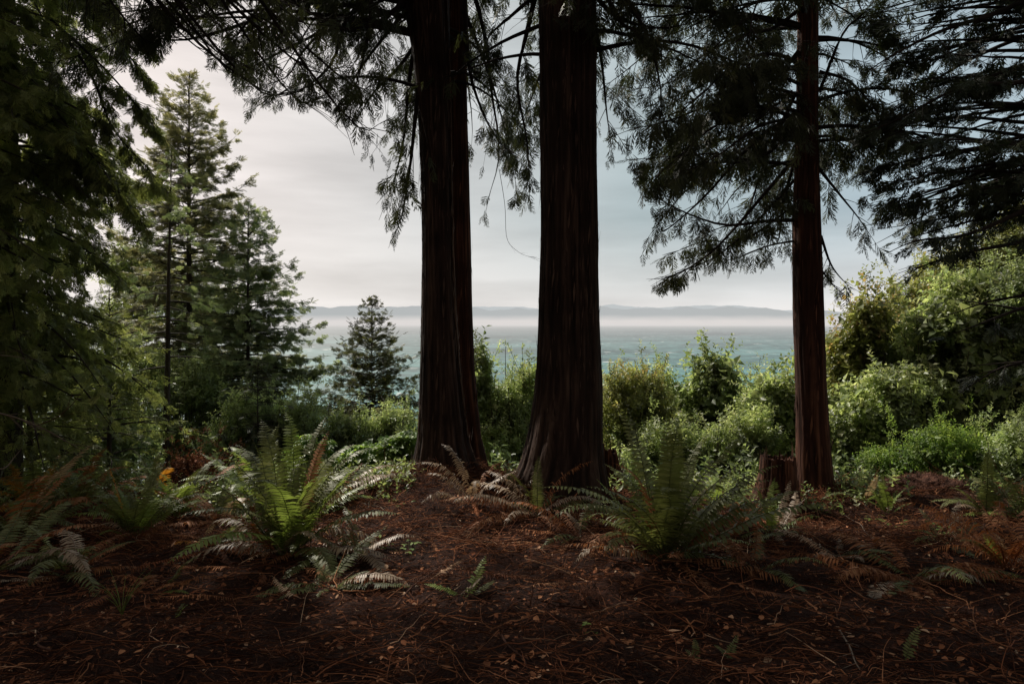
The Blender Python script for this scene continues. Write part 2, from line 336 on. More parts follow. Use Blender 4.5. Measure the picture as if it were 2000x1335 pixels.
# ------------------------------------------------------------------ foliage templates
def kite(p, d, n, l, wd, curl=0.):
    """narrow pointed blade: 4 verts, 2 tris"""
    d = nrm(np.array(d, float)); s = nrm(np.cross(d, n)); p = np.array(p, float)
    m = p+d*l*.45
    tip = p+d*l+np.array(n)*curl*l
    return [p, m+s*wd/2, tip, m-s*wd/2], [[0, 1, 2], [0, 2, 3]]
def pack(parts):
    V = []; Fc = []; n = 0
    for v, f in parts:
        V += list(v); Fc += [[a+n for a in t] for t in f]; n += len(v)
    return np.array(V, float), np.array(Fc, int)
def cedar_spray(seed, n=9, full=1.):
    r = random.Random(seed); parts = []
    bend = r.uniform(-.15, .15)
    def ax(t): return np.array([bend*t*t, t, -.10*t*t])
    parts.append(kite(ax(0), ax(1)-ax(0), (0, 0, 1), 1.0, .035))
    for i in range(n):
        t = .10+.82*i/n+r.uniform(-.03, .03)
        for s in (-1, 1):
            if r.random() < .12: continue
            l = (.46*(1-t)**.8+.07)*r.uniform(.65, 1.15)*full
            a = R(r.uniform(28, 46))
            d = (s*math.sin(a), math.cos(a), r.uniform(-.22, .08))
            p = ax(t); parts.append(kite(p, d, (0, 0, 1), l, .042, r.uniform(-.12, .05)))
            if l > .22:
                for q in (.35, .6):
                    p2 = p+nrm(np.array(d))*l*q
                    a2 = a+s*0+R(r.uniform(-8, 35))*(1 if r.random() < .6 else -1)
                    parts.append(kite(p2, (s*math.sin(a2), math.cos(a2), -.1), (0, 0, 1), l*.38, .026))
    return pack(parts)
def spruce_twig(seed, n=10):
    r = random.Random(seed); parts = [kite((0, 0, 0), (0, 1, 0), (0, 0, 1), 1.0, .07), kite((0, 0, 0), (0, 1, 0), (1, 0, 0), 1.0, .06)]
    for i in range(n):
        t = .05+.85*i/n
        for s in (-1, 1):
            l = (.42*(1-t)+.16)*r.uniform(.6, 1.2); a = R(r.uniform(35, 60))
            d = (s*math.sin(a), math.cos(a), r.uniform(-.45, .25))
            parts.append(kite((0, t, 0), d, (0, r.uniform(-.3, .3), 1), l, .062))
            if l > .3: parts.append(kite(np.array([0, t, 0])+nrm(np.array(d))*l*.4, (s*math.sin(a*.4), math.cos(a*.4), d[2]), (0, 0, 1), l*.5, .055))
    return pack(parts)
def leaf(p, d, n, l, wd, fold=.18):
    d = nrm(np.array(d, float)); s = nrm(np.cross(d, n)); n = np.cross(s, d); p = np.array(p, float)
    a = p+d*l*.35; b = p+d*l*.7
    v = [p, a+s*wd*.5+n*fold*wd, b+s*wd*.36+n*fold*wd*.6, p+d*l-n*.08*l, b-s*wd*.36+n*fold*wd*.6, a-s*wd*.5+n*fold*wd, p+d*l*.5]
    return v, [[0, 1, 6], [1, 2, 6], [2, 3, 6], [3, 4, 6], [4, 5, 6], [5, 0, 6]]
def leaf4(p, d, n, l, wd):
    d = nrm(np.array(d, float)); s = nrm(np.cross(d, n)); n = np.cross(s, d); p = np.array(p, float)
    return [p, p+d*l*.45+s*wd*.5+n*wd*.2, p+d*l-n*.1*l, p+d*l*.45-s*wd*.5+n*wd*.2], [[0, 1, 2], [0, 2, 3]]
def leafy_shoot(seed, n=9, lw=.5, ll=.34):
    r = random.Random(seed); parts = []
    for i in range(n):
        t = .08+.9*i/(n-1); a = i*2.4+r.uniform(-.4, .4)
        c, s = math.cos(a), math.sin(a)
        d = (c*.9, .45+r.uniform(-.25, .3), s*.9)
        l = ll*r.uniform(.65, 1.15)*(1.1-.35*t)
        parts.append(leaf4((0, t, 0), d, nrm(np.array([r.uniform(-.5, .5)-c*.3, 1, r.uniform(-.5, .5)])), l, l*lw))
    parts.append(kite((0, 0, 0), (0, 1, 0), (0, 0, 1), 1, .02))
    return pack(parts)
def maple_leaf(seed):
    r = random.Random(seed); parts = []
    for k, a in enumerate((-75, -36, 0, 36, 75)):
        l = (.62, .9, 1, .9, .62)[k]*r.uniform(.9, 1.1); a = R(a)
        parts.append(leaf4((0, 0, 0), (math.sin(a), math.cos(a), -.10), (0, 0, 1), l, .42))
    return pack(parts)
SPRAY = [cedar_spray(i) for i in range(6)]
TWIG = [spruce_twig(i) for i in range(5)]
SHOOT = [leafy_shoot(i) for i in range(5)]
SHOOTW = [leafy_shoot(i+20, 7, .62, .42) for i in range(4)]
MAPLE = [maple_leaf(i) for i in range(4)]

# ------------------------------------------------------------------ branch growth
def lerp_path(paths, bi, t):
    Mn = paths.shape[1]; x = np.clip(t, 0, .9999)*(Mn-1); i = x.astype(int); f = (x-i)[:, None]
    p = paths[bi, i]*(1-f)+paths[bi, i+1]*f
    tn = nrm(paths[bi, i+1]-paths[bi, i]); return p, tn
def arc_paths(start, az, L_, e0, e1, up, n=12, wob=.12):
    """branches: start (B,3), azimuth, length, elevations start/end (rad), upturn"""
    B = len(start); t = np.linspace(0, 1, n)[None]
    el = e0[:, None]+(e1-e0)[:, None]*t**.8+up[:, None]*np.maximum(0, t-.6)/.4
    el = el+rng.normal(0, wob, (B, n)).cumsum(1)*.35
    a = az[:, None]+rng.normal(0, wob, (B, n)).cumsum(1)*.5
    d = np.stack([np.sin(a)*np.cos(el), np.cos(a)*np.cos(el), np.sin(el)], -1)*(L_/(n-1))[:, None, None]
    p = np.concatenate([start[:, None], start[:, None]+np.cumsum(d[:, :-1], 1)], 1)
    return p
def grow(paths, tw_m=9, twl=.6, ang=55, g=.5, sp_m=16, hang=.6, size=.25, t0=.12, vary=.35, flat=.0, keep=None, twmin=.2, tw_wood=False):
    B = len(paths); Ls = np.linalg.norm(np.diff(paths, axis=1), axis=-1).sum(1)
    nt_ = np.maximum(3, (Ls*tw_m).astype(int)); bi = np.repeat(np.arange(B), nt_)
    t = t0+(1-t0)*rng.random(len(bi)); p, tn = lerp_path(paths, bi, t)
    up = np.array([0, 0, 1.]); s = nrm(np.cross(tn, up)); sg = rng.choice([-1., 1.], len(bi))[:, None]
    a = R(ang)*(1-.45*t)[:, None]*rng.uniform(.7, 1.2, (len(bi), 1))
    d = nrm(np.cos(a)*tn+np.sin(a)*sg*s+rng.normal(0, .16, (len(bi), 3)))
    l = twl*((1-t)**.6*.85+twmin)*np.minimum(1, .45+t*3)*rng.uniform(.55, 1.2, len(bi))*np.minimum(1, Ls[bi]/1.6)**.75
    u = np.linspace(0, 1, 5)[None, :, None]
    tp = p[:, None]+d[:, None]*l[:, None, None]*u
    tp[..., 2] -= g*(l[:, None]*u[..., 0])**2
    if keep is not None:
        k = (wood(tp[:, -1]) if tw_wood else keep(tp[:, -1])); tp = tp[k]; bi = bi[k]; l = l[k]; d = d[k]
    ns = np.maximum(2, (l*sp_m).astype(int)); ti = np.repeat(np.arange(len(tp)), ns)
    uu = rng.random(len(ti))**.85; q, qt = lerp_path(tp, ti, uu)
    s2 = nrm(np.cross(qt, up)+1e-6)*rng.choice([-1., 1.], len(ti))[:, None]
    ax = nrm(qt*(1-hang)+s2*.55*(1-hang*.5)+np.array([0, 0, -1.])*hang+rng.normal(0, .2, (len(ti), 3)))
    nz = np.where(rng.random(len(ti))[:, None] < flat, up+rng.normal(0, .2, (len(ti), 3)), rng.normal(0, 1, (len(ti), 3)))
    sz = size*rng.uniform(1-vary, 1+vary, len(ti))*(1.15-.4*uu)
    # tip of the main branch
    ti2 = np.arange(B); q = np.concatenate([q, paths[:, -1]]); ax = np.concatenate([ax, nrm(paths[:, -1]-paths[:, -3])])
    nz = np.concatenate([nz, np.tile(up, (B, 1))]); sz = np.concatenate([sz*np.minimum(1, .4+Ls[bi[ti]]), size*np.minimum(1, .35+Ls)]); bis = np.concatenate([bi[ti], ti2])
    if keep is not None:
        k = keep(q+ax*sz[:, None]*.9); q = q[k]; ax = ax[k]; nz = nz[k]; sz = sz[k]; bis = bis[k]
    return dict(pos=q, ax=ax, nz=nz, sz=sz, bi=bis, tp=tp, tbi=bi)

# ------------------------------------------------------------------ trunks
def trunk_geo(rows, Y, seed, side=150, nz=240, ridge_amp=.035, nr=46, flare=.25, zbase=None, xoff=0., ztop_extra=6., lobes=5, groove=None):
    """rows: (photo y, left x, right x) edges of the trunk, straightened into radius and centre at depth Y"""
    rows = sorted(rows); py = np.array([r[0] for r in rows], float)
    z = CZ-(py-HZ)/F*Y; c = (np.array([(r[1]+r[2])/2 for r in rows])-1000)/F*Y; rad = np.array([(r[2]-r[1])/2 for r in rows])/F*Y
    zb = z[-1]-.45 if zbase is None else zbase; zt = z[0]+ztop_extra
    zz = np.linspace(zb, zt, nz)
    slope_c = (c[0]-c[1])/(z[0]-z[1])
    cc = np.interp(zz, z[::-1], c[::-1]); cc = np.where(zz > z[0], c[0]+(zz-z[0])*slope_c*.5, cc)
    rr = np.interp(zz, z[::-1], rad[::-1]); rr = np.where(zz > z[0], rad[0]*(1-.07*(zz-z[0])), rr)
    th = np.arange(side)/side*2*np.pi; Th, Z = np.meshgrid(th, zz)
    U = Th/(2*np.pi)
    def wrapn(k, zs, s):      # periodic in angle
        return vnoise((U*k) % k + s*13, Z*zs+s)*(1-np.clip((U*k-(k-1)), 0, 1))+vnoise(0*U+s*13, Z*zs+s)*np.clip((U*k-(k-1)), 0, 1)
    rg = wrapn(nr, 1.1, seed)*.6+wrapn(nr*2, 3.2, seed+1)*.4
    rg2 = wrapn(7, .5, seed+2)
    fl = np.exp(-(Z-zb)/.35)
    rr2 = rr[:, None]*(1+ridge_amp*2*(rg-.5)+.07*(rg2-.5)+flare*fl*(.25+.75*np.maximum(0, np.sin(Th*lobes+seed*1.3+np.sin(Th*2)))))
    if groove is not None:
        for ga, gd, gw in groove:
            dth = (Th-ga+np.pi) % (2*np.pi)-np.pi
            rr2 = rr2*(1-gd*np.exp(-(dth/gw)**2))
    v = np.stack([cc[:, None]+xoff+rr2*np.cos(Th), Y+rr2*np.sin(Th), Z], -1).reshape(-1, 3)
    i = np.arange(nz-1)[:, None]*side; j = np.arange(side)[None]; j2 = (j+1) % side
    f = np.stack([i+j, i+j2, i+side+j2, i+side+j], -1).reshape(-1, 4)
    g = Geo(); g.add(v, f, rg.ravel()); return g
def flakes(g, rows, Y, n, seed, zlim=(-.3, 6)):
    """loose strips of bark that lift from the surface"""
    r = np.random.default_rng(seed); rows = sorted(rows)
    py = r.uniform(-200 if rows[0][0] <= 0 else rows[0][0]+6, rows[-1][0]-10, n); ys = [q[0] for q in rows]
    l = np.interp(py, ys, [q[1] for q in rows]); rt = np.interp(py, ys, [q[2] for q in rows])
    cx = ((l+rt)/2-1000)/F*Y; rad = (rt-l)/2/F*Y; th = r.uniform(np.pi-.6, 2*np.pi+.6, n)
    z = CZ-(py-HZ)/F*Y
    p = np.stack([cx+rad*1.0*np.cos(th), Y+rad*1.0*np.sin(th), z], -1)
    out = np.stack([np.cos(th), np.sin(th), 0*th], -1)
    ax = nrm(np.array([0, 0, 1.])*r.choice([-1, 1], n)[:, None]+out*r.uniform(0, .14, (n, 1))+r.normal(0, .04, (n, 3)))
    tm = [kite((0, 0, 0), (0, 1, 0), (0, 0, 1), 1, .07), kite((0, 0, 0), (.05, 1, 0), (0, 0, 1), 1, .11)]
    tm = [(np.array(a), np.array(b)) for a, b in tm]
    bake(g, tm, p, frames(ax, out), r.uniform(.08, .28, n), r.uniform(.3, 1, n))

# ------------------------------------------------------------------ canopy shape (lower edge of the hanging foliage)
EX = [-300, 200, 250, 300, 350, 400, 440, 462, 480, 505, 540, 560, 600, 640, 665, 690, 702, 730, 750, 775, 790, 805, 822, 860, 900, 928, 945, 975, 992, 1020, 1054, 1110, 1166, 1185, 1205, 1216, 1238, 1262, 1300, 1335, 1352, 1380, 1420, 1450, 1480, 1505, 1535, 1560, 1620, 1650, 1690, 1725, 1760, 1800, 1900, 2300]
EY = [300, 200, 130, 140, 60, 130, 150, 215, 235, 225, 230, 215, 225, 215, 250, 290, 430, 455, 495, 500, 440, 440, 470, 470, 440, 440, 458, 445, 415, 430, 438, 400, 335, 335, 310, 260, 400, 560, 585, 570, 525, 530, 540, 525, 525, 520, 545, 560, 600, 590, 545, 540, 500, 480, 520, 700]
def canopy(p):
    x, y = proj(p)
    lace = fbm(p[..., 0]*3.4+20, p[..., 2]*2.6+7, 3)+.10*(vnoise(p[..., 0]*.9, p[..., 1]*1.5+p[..., 2])-.5)
    return (y < np.interp(x, EX, EY)+(vnoise(x/22+3, y/60+1)-.5)*26) & (lace < .495)
def wood(p):
    x, y = proj(p); return y < np.interp(x, EX, EY)+10
def gap(p, gaps, soft=14):
    """True where foliage may stay"""
    x, y = proj(p); k = np.ones(len(p), bool); j = (fbm(x/30, y/30, 3)-.47)*1.6
    for cx, cy, rx, ry in gaps:
        k &= ((x-cx)/rx)**2+((y-cy)/ry)**2+j > 1
    return k

# ------------------------------------------------------------------ near cedars: each branch is a part, its foliage a sub-part
def spline(pts, n=14):
    p = np.array(pts); q = np.vstack([2*p[0]-p[1], p, 2*p[-1]-p[-2]]); out = []
    tt = np.linspace(0, len(p)-1-1e-6, n)
    for t in tt:
        i = int(t); f = t-i; a, b, c, d = q[i:i+4]
        out.append(.5*((2*b)+(-a+c)*f+(2*a-5*b+4*c-d)*f*f+(-a+3*b-3*c+d)*f**3))
    return np.array(out)
def branches(root, paths, rad0, fmat, keep, trim=wood, **kw):
    kw = dict(tw_m=8.5, twl=.9, ang=66, g=.5, sp_m=14, hang=.85, size=.25, t0=.1)|kw
    Lb = np.linalg.norm(np.diff(paths, axis=1), axis=-1).sum(1)
    if keep is not None:          # shorten a branch where it would leave the crown
        np_ = []
        for p in paths:
            k = trim(p); j = len(p)
            bad = np.nonzero(~k)[0]; bad = bad[bad > 1]
            if len(bad): j = max(3, bad[0])
            np_.append(spline(p[:j], paths.shape[1]) if j < len(p) else p)
        paths = np.array(np_)
        Lb = np.linalg.norm(np.diff(paths, axis=1), axis=-1).sum(1)
    G = grow(paths, keep=keep, **kw)
    M_ = paths.shape[1]
    for b in range(len(paths)):
        gw = Geo(); r0 = rad0*(.5+.5*min(1, Lb[b]/3))
        tubes(gw, paths[b:b+1], (np.linspace(1, .08, M_)**1.2*r0)[None], 7, .4)
        k = G['tbi'] == b
        tubes(gw, G['tp'][k], np.broadcast_to(np.linspace(.0055, .0018, 5), (k.sum(), 5)), 3, .5)
        ob = gw.build('branch', M['twig'], smooth=True); attach(ob, root)
        k = G['bi'] == b
        if k.sum() > 3:
            gf = Geo(); bake(gf, SPRAY, G['pos'][k], frames(G['ax'][k], G['nz'][k]), G['sz'][k], np.clip(rng.normal(.42, .22, k.sum()), 0, 1))
            of = gf.build('foliage', fmat); of.parent = ob
    return sum((G['pos'].shape[0],))
def rnd_branches(x, Y, zs, Ls, azr, e0=(0, .4), e1=(-1.1, -.5), up=(.2, .9)):
    n = len(zs); az = rng.uniform(azr[0], azr[1], n)
    st = np.stack([np.full(n, x), np.full(n, Y), zs], -1)
    return arc_paths(st, az, np.broadcast_to(Ls, (n,))*rng.uniform(.75, 1.2, n), rng.uniform(*e0, n), rng.uniform(*e1, n), rng.uniform(*up, n), 14)

# twin-stemmed cedar left of centre
YL = 8.4
rowsA = [(0, 787, 877), (95, 804, 879), (190, 815, 881), (330, 821, 883), (470, 825, 886), (600, 824, 890), (720, 821, 899), (800, 819, 908), (860, 816, 917), (900, 809, 930), (925, 795, 945)]
rowsB = [(0, 866, 909), (250, 873, 913), (470, 878, 919), (600, 882, 922), (720, 889, 927), (850, 906, 940), (930, 902, 960)]
rt = empty('cedar_tree', 'dark twin-stemmed cedar left of centre with a slimmer second stem behind', 'tree', P(870, 915, YL))
gA = trunk_geo(rowsA, YL, 3, ridge_amp=.05, groove=[(-.45, .16, .09), (-1.9, .05, .06)], flare=.28); flakes(gA, rowsA, YL, 900, 5)
attach(gA.build('trunk', M['bark'], smooth=True), rt)
gB = trunk_geo(rowsB, YL+.62, 8, side=110, flare=.3); flakes(gB, rowsB, YL+.62, 160, 6)
ob = gB.build('trunk', M['bark_red'], smooth=True); ob['label'] = 'slimmer rear stem'; attach(ob, rt)  # lighter reddish bark puts the sunlit edge of this stem into the colour
def strip(root, pts, rad, mat='lit_seam', n=60):  # thin tubes added along a seam to paint its lit line
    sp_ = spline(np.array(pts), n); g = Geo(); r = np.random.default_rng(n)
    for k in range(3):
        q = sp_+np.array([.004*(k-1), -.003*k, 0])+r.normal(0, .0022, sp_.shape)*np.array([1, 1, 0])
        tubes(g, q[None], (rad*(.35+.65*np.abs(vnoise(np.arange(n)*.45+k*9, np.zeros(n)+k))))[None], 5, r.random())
    attach(g.build('lit_seam', M[mat], smooth=True), root)
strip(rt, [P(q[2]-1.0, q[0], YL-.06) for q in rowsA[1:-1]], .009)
xA = (840-1000)/F*YL
man = [[(835, -60, 8.4), (690, 20, 8.0), (650, 120, 7.8), (590, 175, 7.7), (520, 195, 7.6)],
       [(830, -100, 8.4), (640, -30, 7.6), (520, 30, 7.2), (400, 70, 7.0), (330, 78, 7.0), (250, 55, 7.0)],
       [(830, -20, 8.4), (760, 60, 8.2), (700, 140, 8.2), (660, 210, 8.1), (610, 260, 8.1), (540, 290, 8.1), (500, 320, 8.1)],
       [(828, 0, 8.6), (800, 150, 8.7), (790, 260, 8.8), (770, 350, 8.8), (740, 430, 8.9)],
       [(828, 60, 8.4), (812, 220, 8.3), (800, 330, 8.3), (785, 420, 8.3), (765, 470, 8.3)],
       [(828, 60, 8.6), (780, 130, 9.0), (730, 180, 9.2), (690, 240, 9.3), (650, 250, 9.3)],
       [(905, -40, 8.8), (915, 120, 8.9), (935, 200, 9.0), (970, 270, 9.0), (1010, 310, 9.0)],
       [(905, 20, 8.8), (930, 80, 9.1), (960, 160, 9.3), (985, 250, 9.4), (1010, 370, 9.4)],
       [(905, -80, 8.8), (945, 60, 9.2), (960, 180, 9.3), (975, 300, 9.3), (950, 400, 9.3)],
       [(830, -160, 8.4), (700, -90, 7.4), (560, -30, 7.0), (470, 60, 6.9), (440, 130, 6.9)],
       [(800, -120, 8.2), (650, -70, 7.6), (540, 0, 7.3), (480, 60, 7.2), (455, 120, 7.2)],
       [(800, -200, 8.2), (600, -130, 7.2), (450, -60, 6.8), (350, 10, 6.6), (290, 50, 6.6)],
       [(820, -90, 8.6), (700, 0, 9.0), (600, 90, 9.2), (560, 150, 9.3), (500, 170, 9.3)],
       [(820, -150, 8.6), (680, -60, 9.0), (560, 20, 9.3), (480, 100, 9.4), (430, 110, 9.4)],
       [(820, -190, 8.6), (600, -120, 8.4), (480, -40, 8.2), (390, 40, 8.1), (340, 120, 8.1)],
       [(820, -40, 8.3), (760, 30, 7.9), (700, 60, 7.8), (640, 60, 7.7), (600, 110, 7.7), (585, 170, 7.7)],
       [(830, -140, 8.4), (740, -60, 7.8), (720, 60, 7.6), (700, 150, 7.5), (680, 200, 7.5)]]
def manual(lst): return np.array([spline([P(*q) for q in m], 14) for m in lst])
gL = lambda p: canopy(p) & gap(p, [(560, 130, 26, 22), (735, 215, 26, 20), (450, 40, 30, 24), (370, 110, 40, 26), (765, 95, 18, 16)])
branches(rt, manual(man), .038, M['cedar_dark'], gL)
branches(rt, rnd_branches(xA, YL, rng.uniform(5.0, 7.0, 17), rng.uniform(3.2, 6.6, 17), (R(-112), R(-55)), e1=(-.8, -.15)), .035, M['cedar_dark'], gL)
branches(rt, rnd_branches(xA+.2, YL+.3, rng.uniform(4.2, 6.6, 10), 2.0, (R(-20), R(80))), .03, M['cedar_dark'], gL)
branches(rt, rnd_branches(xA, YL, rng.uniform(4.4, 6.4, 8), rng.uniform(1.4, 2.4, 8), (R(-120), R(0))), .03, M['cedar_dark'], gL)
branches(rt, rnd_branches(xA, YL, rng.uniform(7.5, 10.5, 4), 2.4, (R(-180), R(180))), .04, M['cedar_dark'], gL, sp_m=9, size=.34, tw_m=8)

branches(rt, rnd_branches(xA, YL, rng.uniform(6.5, 9.0, 14), rng.uniform(4.2, 6.2, 14), (R(165), R(215)), e0=(0, .3), e1=(-.5, -.1)), .04, M['cedar_dark'], lambda p: proj(p)[1] < -40, sp_m=10, size=.36, tw_m=8, twl=1.1)  # unseen boughs above the frame, added to shade the foreground
# big cedar in the centre
YC = 7.8
rowsC = [(0, 1052, 1163), (300, 1056, 1163), (470, 1057, 1166), (600, 1053, 1168), (700, 1050, 1172), (780, 1045, 1175), (850, 1033, 1177), (900, 1020, 1179), (945, 1000, 1188), (985, 985, 1195)]
rt = empty('cedar_tree', 'thickest cedar at the centre with a flared base and a seam up its bark', 'tree', P(1108, 950, YC))
gA = trunk_geo(rowsC, YC, 21, ridge_amp=.045, side=190, groove=[(-1.5, .10, .07), (-2.35, .03, .05)], flare=.16, nr=60); flakes(gA, rowsC, YC, 1100, 9)
attach(gA.build('trunk', M['bark'], smooth=True), rt)
rc_ = lambda py: (np.interp(py, [q[0] for q in rowsC], [q[2]-q[1] for q in rowsC])/2)/F*YC
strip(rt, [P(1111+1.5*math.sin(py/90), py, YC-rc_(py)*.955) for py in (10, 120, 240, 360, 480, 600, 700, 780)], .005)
xC = (1108-1000)/F*YC
man = [[(1160, -10, 7.8), (1200, 30, 7.6), (1260, 52, 7.5), (1320, 52, 7.4), (1390, 30, 7.3)],
       [(1160, -60, 7.8), (1210, 40, 7.4), (1240, 60, 7.3), (1280, 105, 7.3), (1330, 118, 7.3)],
       [(1160, 40, 7.8), (1175, 120, 8.2), (1185, 220, 8.4), (1195, 290, 8.4)],
       [(1058, -60, 7.8), (1030, 60, 8.3), (1010, 160, 8.5), (1030, 280, 8.6), (1035, 400, 8.6)],
       [(1058, -20, 7.8), (1000, 30, 8.4), (950, 80, 8.6), (935, 160, 8.8)],
       [(1160, -120, 7.8), (1200, -40, 7.5), (1260, 60, 7.3), (1290, 170, 7.2), (1290, 260, 7.2)]]
gC = lambda p: canopy(p) & gap(p, [(1192, 200, 16, 60), (1225, 130, 20, 22), (985, 200, 16, 24), (1000, 330, 18, 22)])
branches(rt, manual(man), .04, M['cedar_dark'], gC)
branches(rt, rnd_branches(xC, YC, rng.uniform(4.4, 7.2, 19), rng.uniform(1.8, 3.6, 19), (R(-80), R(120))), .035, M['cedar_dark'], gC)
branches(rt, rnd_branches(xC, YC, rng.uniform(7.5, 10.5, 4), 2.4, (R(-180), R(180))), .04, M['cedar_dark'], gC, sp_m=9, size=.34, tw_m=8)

branches(rt, rnd_branches(xC, YC, rng.uniform(6.0, 8.5, 12), rng.uniform(3.5, 5.0, 12), (R(130), R(230)), e0=(0, .3), e1=(-.5, -.1)), .04, M['cedar_dark'], lambda p: proj(p)[1] < -40, sp_m=10, size=.36, tw_m=8, twl=1.1)  # more overhead boughs out of view, placed to darken the near ground
# a cedar standing just outside the frame on the left lets its boughs hang into the top of the view
rt = empty('cedar_tree', 'cedar out of view whose fine drooping boughs hang across the top left sky', 'tree', (-3.9, 3.4, float(height(-3.9, 3.4))))
g = Geo(); zz = np.linspace(-.4, 9, 16); tubes(g, np.stack([np.full(16, -3.9), np.full(16, 3.4), zz], -1)[None], np.linspace(.3, .16, 16)[None], 24, .5)
attach(g.build('trunk', M['bark'], smooth=True), rt)
man = []
for k in range(18):
    r = np.random.default_rng(k+77); ex = r.uniform(255, 690); ey = np.interp(ex, EX, EY)*r.uniform(.15, .95); Ye = r.uniform(5.6, 7.4)
    e = P(ex, ey, Ye); s_ = np.array([-3.9, 3.4, r.uniform(5.0, 7.0)]); m1 = s_*.6+e*.4+np.array([0, 0, .25]); m2 = s_*.25+e*.75+np.array([0, 0, -.05])
    d = nrm((e-s_)*np.array([1, 1, 0])); man.append(spline([s_, m1, m2, e, e+d*.35+np.array([0, 0, .10])], 14))
branches(rt, np.array(man), .03, M['cedar_dark'], lambda p: canopy(p) & gap(p, [(470, 40, 26, 20), (560, 130, 22, 18), (370, 100, 26, 20)]), t0=.35, sp_m=9, tw_m=6, size=.19)
# slimmer cedar on the right
YR = 8.2
rowsR = [(0, 1559, 1597), (235, 1556, 1597), (430, 1550, 1601), (600, 1551, 1607), (750, 1555, 1612), (870, 1557, 1620), (930, 1556, 1625), (965, 1548, 1632)]
rt = empty('cedar_tree', 'slimmer straight cedar on the right beside the sawn stump', 'tree', P(1590, 955, YR))
gA = trunk_geo(rowsR, YR, 31, side=120, nr=30, ridge_amp=.05, flare=.14, groove=[(-1.9, .07, .1)]); flakes(gA, rowsR, YR, 330, 12)
attach(gA.build('trunk', M['bark_red'], smooth=True), rt)
xR = (1578-1000)/F*YR
man = [[(1560, 100, 8.2), (1500, 170, 7.9), (1440, 200, 7.7), (1370, 230, 7.6), (1300, 240, 7.6)],
       [(1560, 130, 8.2), (1500, 140, 8.0), (1460, 190, 7.9), (1400, 140, 7.9), (1340, 90, 7.9)],
       [(1555, 250, 8.2), (1480, 310, 7.8), (1400, 300, 7.7), (1330, 305, 7.7), (1250, 310, 7.6), (1190, 320, 7.6)],
       [(1553, 430, 8.2), (1490, 432, 8.0), (1420, 440, 7.8), (1350, 420, 7.7), (1290, 390, 7.6), (1240, 360, 7.6), (1200, 340, 7.6)],
       [(1553, 310, 8.2), (1500, 370, 8.0), (1440, 440, 7.9), (1380, 500, 7.8), (1310, 540, 7.7), (1262, 545, 7.7)],
       [(1555, 220, 8.2), (1470, 280, 7.9), (1380, 380, 7.8), (1300, 450, 7.7), (1290, 440, 7.7)],
       [(1555, 180, 8.4), (1500, 300, 8.6), (1460, 420, 8.7), (1430, 510, 8.7)],
       [(1555, 300, 8.4), (1530, 400, 8.5), (1520, 470, 8.5), (1500, 500, 8.5)],
       [(1600, 180, 8.2), (1650, 60, 8.0), (1700, 30, 7.9), (1760, 20, 7.8)],
       [(1600, 330, 8.2), (1640, 380, 8.3), (1680, 430, 8.4), (1720, 490, 8.4)],
       [(1603, 460, 8.2), (1625, 520, 8.2), (1660, 560, 8.2), (1690, 580, 8.2)],
       [(1600, 140, 8.2), (1660, 160, 8.1), (1720, 230, 8.1), (1760, 330, 8.1)],
       [(1560, 20, 8.2), (1500, 60, 8.0), (1440, 60, 7.8), (1380, 110, 7.7), (1330, 200, 7.7)]]
gR = lambda p: canopy(p) & gap(p, [(1470, 30, 34, 30), (1660, 425, 26, 22), (1225, 270, 30, 26), (1240, 440, 34, 60), (1210, 240, 30, 40), (1640, 500, 20, 30), (1400, 265, 22, 18), (1660, 90, 30, 30), (1520, 240, 16, 16)])
gRf = lambda p: wood(p) & gap(p, [(1660, 425, 26, 22), (1225, 270, 26, 22), (1240, 440, 30, 50), (1210, 240, 30, 36), (1640, 500, 20, 30), (1660, 90, 24, 24)])
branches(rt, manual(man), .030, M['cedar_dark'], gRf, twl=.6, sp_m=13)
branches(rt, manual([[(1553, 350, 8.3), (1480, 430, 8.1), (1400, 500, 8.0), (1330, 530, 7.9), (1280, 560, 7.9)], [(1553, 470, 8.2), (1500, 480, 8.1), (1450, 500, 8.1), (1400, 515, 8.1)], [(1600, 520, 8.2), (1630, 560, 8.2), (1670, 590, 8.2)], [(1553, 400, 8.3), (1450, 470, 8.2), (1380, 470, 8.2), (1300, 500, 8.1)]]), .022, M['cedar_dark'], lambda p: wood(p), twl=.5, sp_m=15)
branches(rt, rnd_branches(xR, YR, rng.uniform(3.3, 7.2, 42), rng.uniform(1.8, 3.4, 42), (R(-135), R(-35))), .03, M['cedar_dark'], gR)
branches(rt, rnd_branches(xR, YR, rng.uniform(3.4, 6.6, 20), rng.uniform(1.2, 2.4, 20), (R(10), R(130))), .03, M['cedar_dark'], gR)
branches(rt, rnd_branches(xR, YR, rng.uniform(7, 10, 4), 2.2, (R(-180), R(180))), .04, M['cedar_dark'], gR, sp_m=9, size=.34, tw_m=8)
print('near cedars', time.time()-T0)

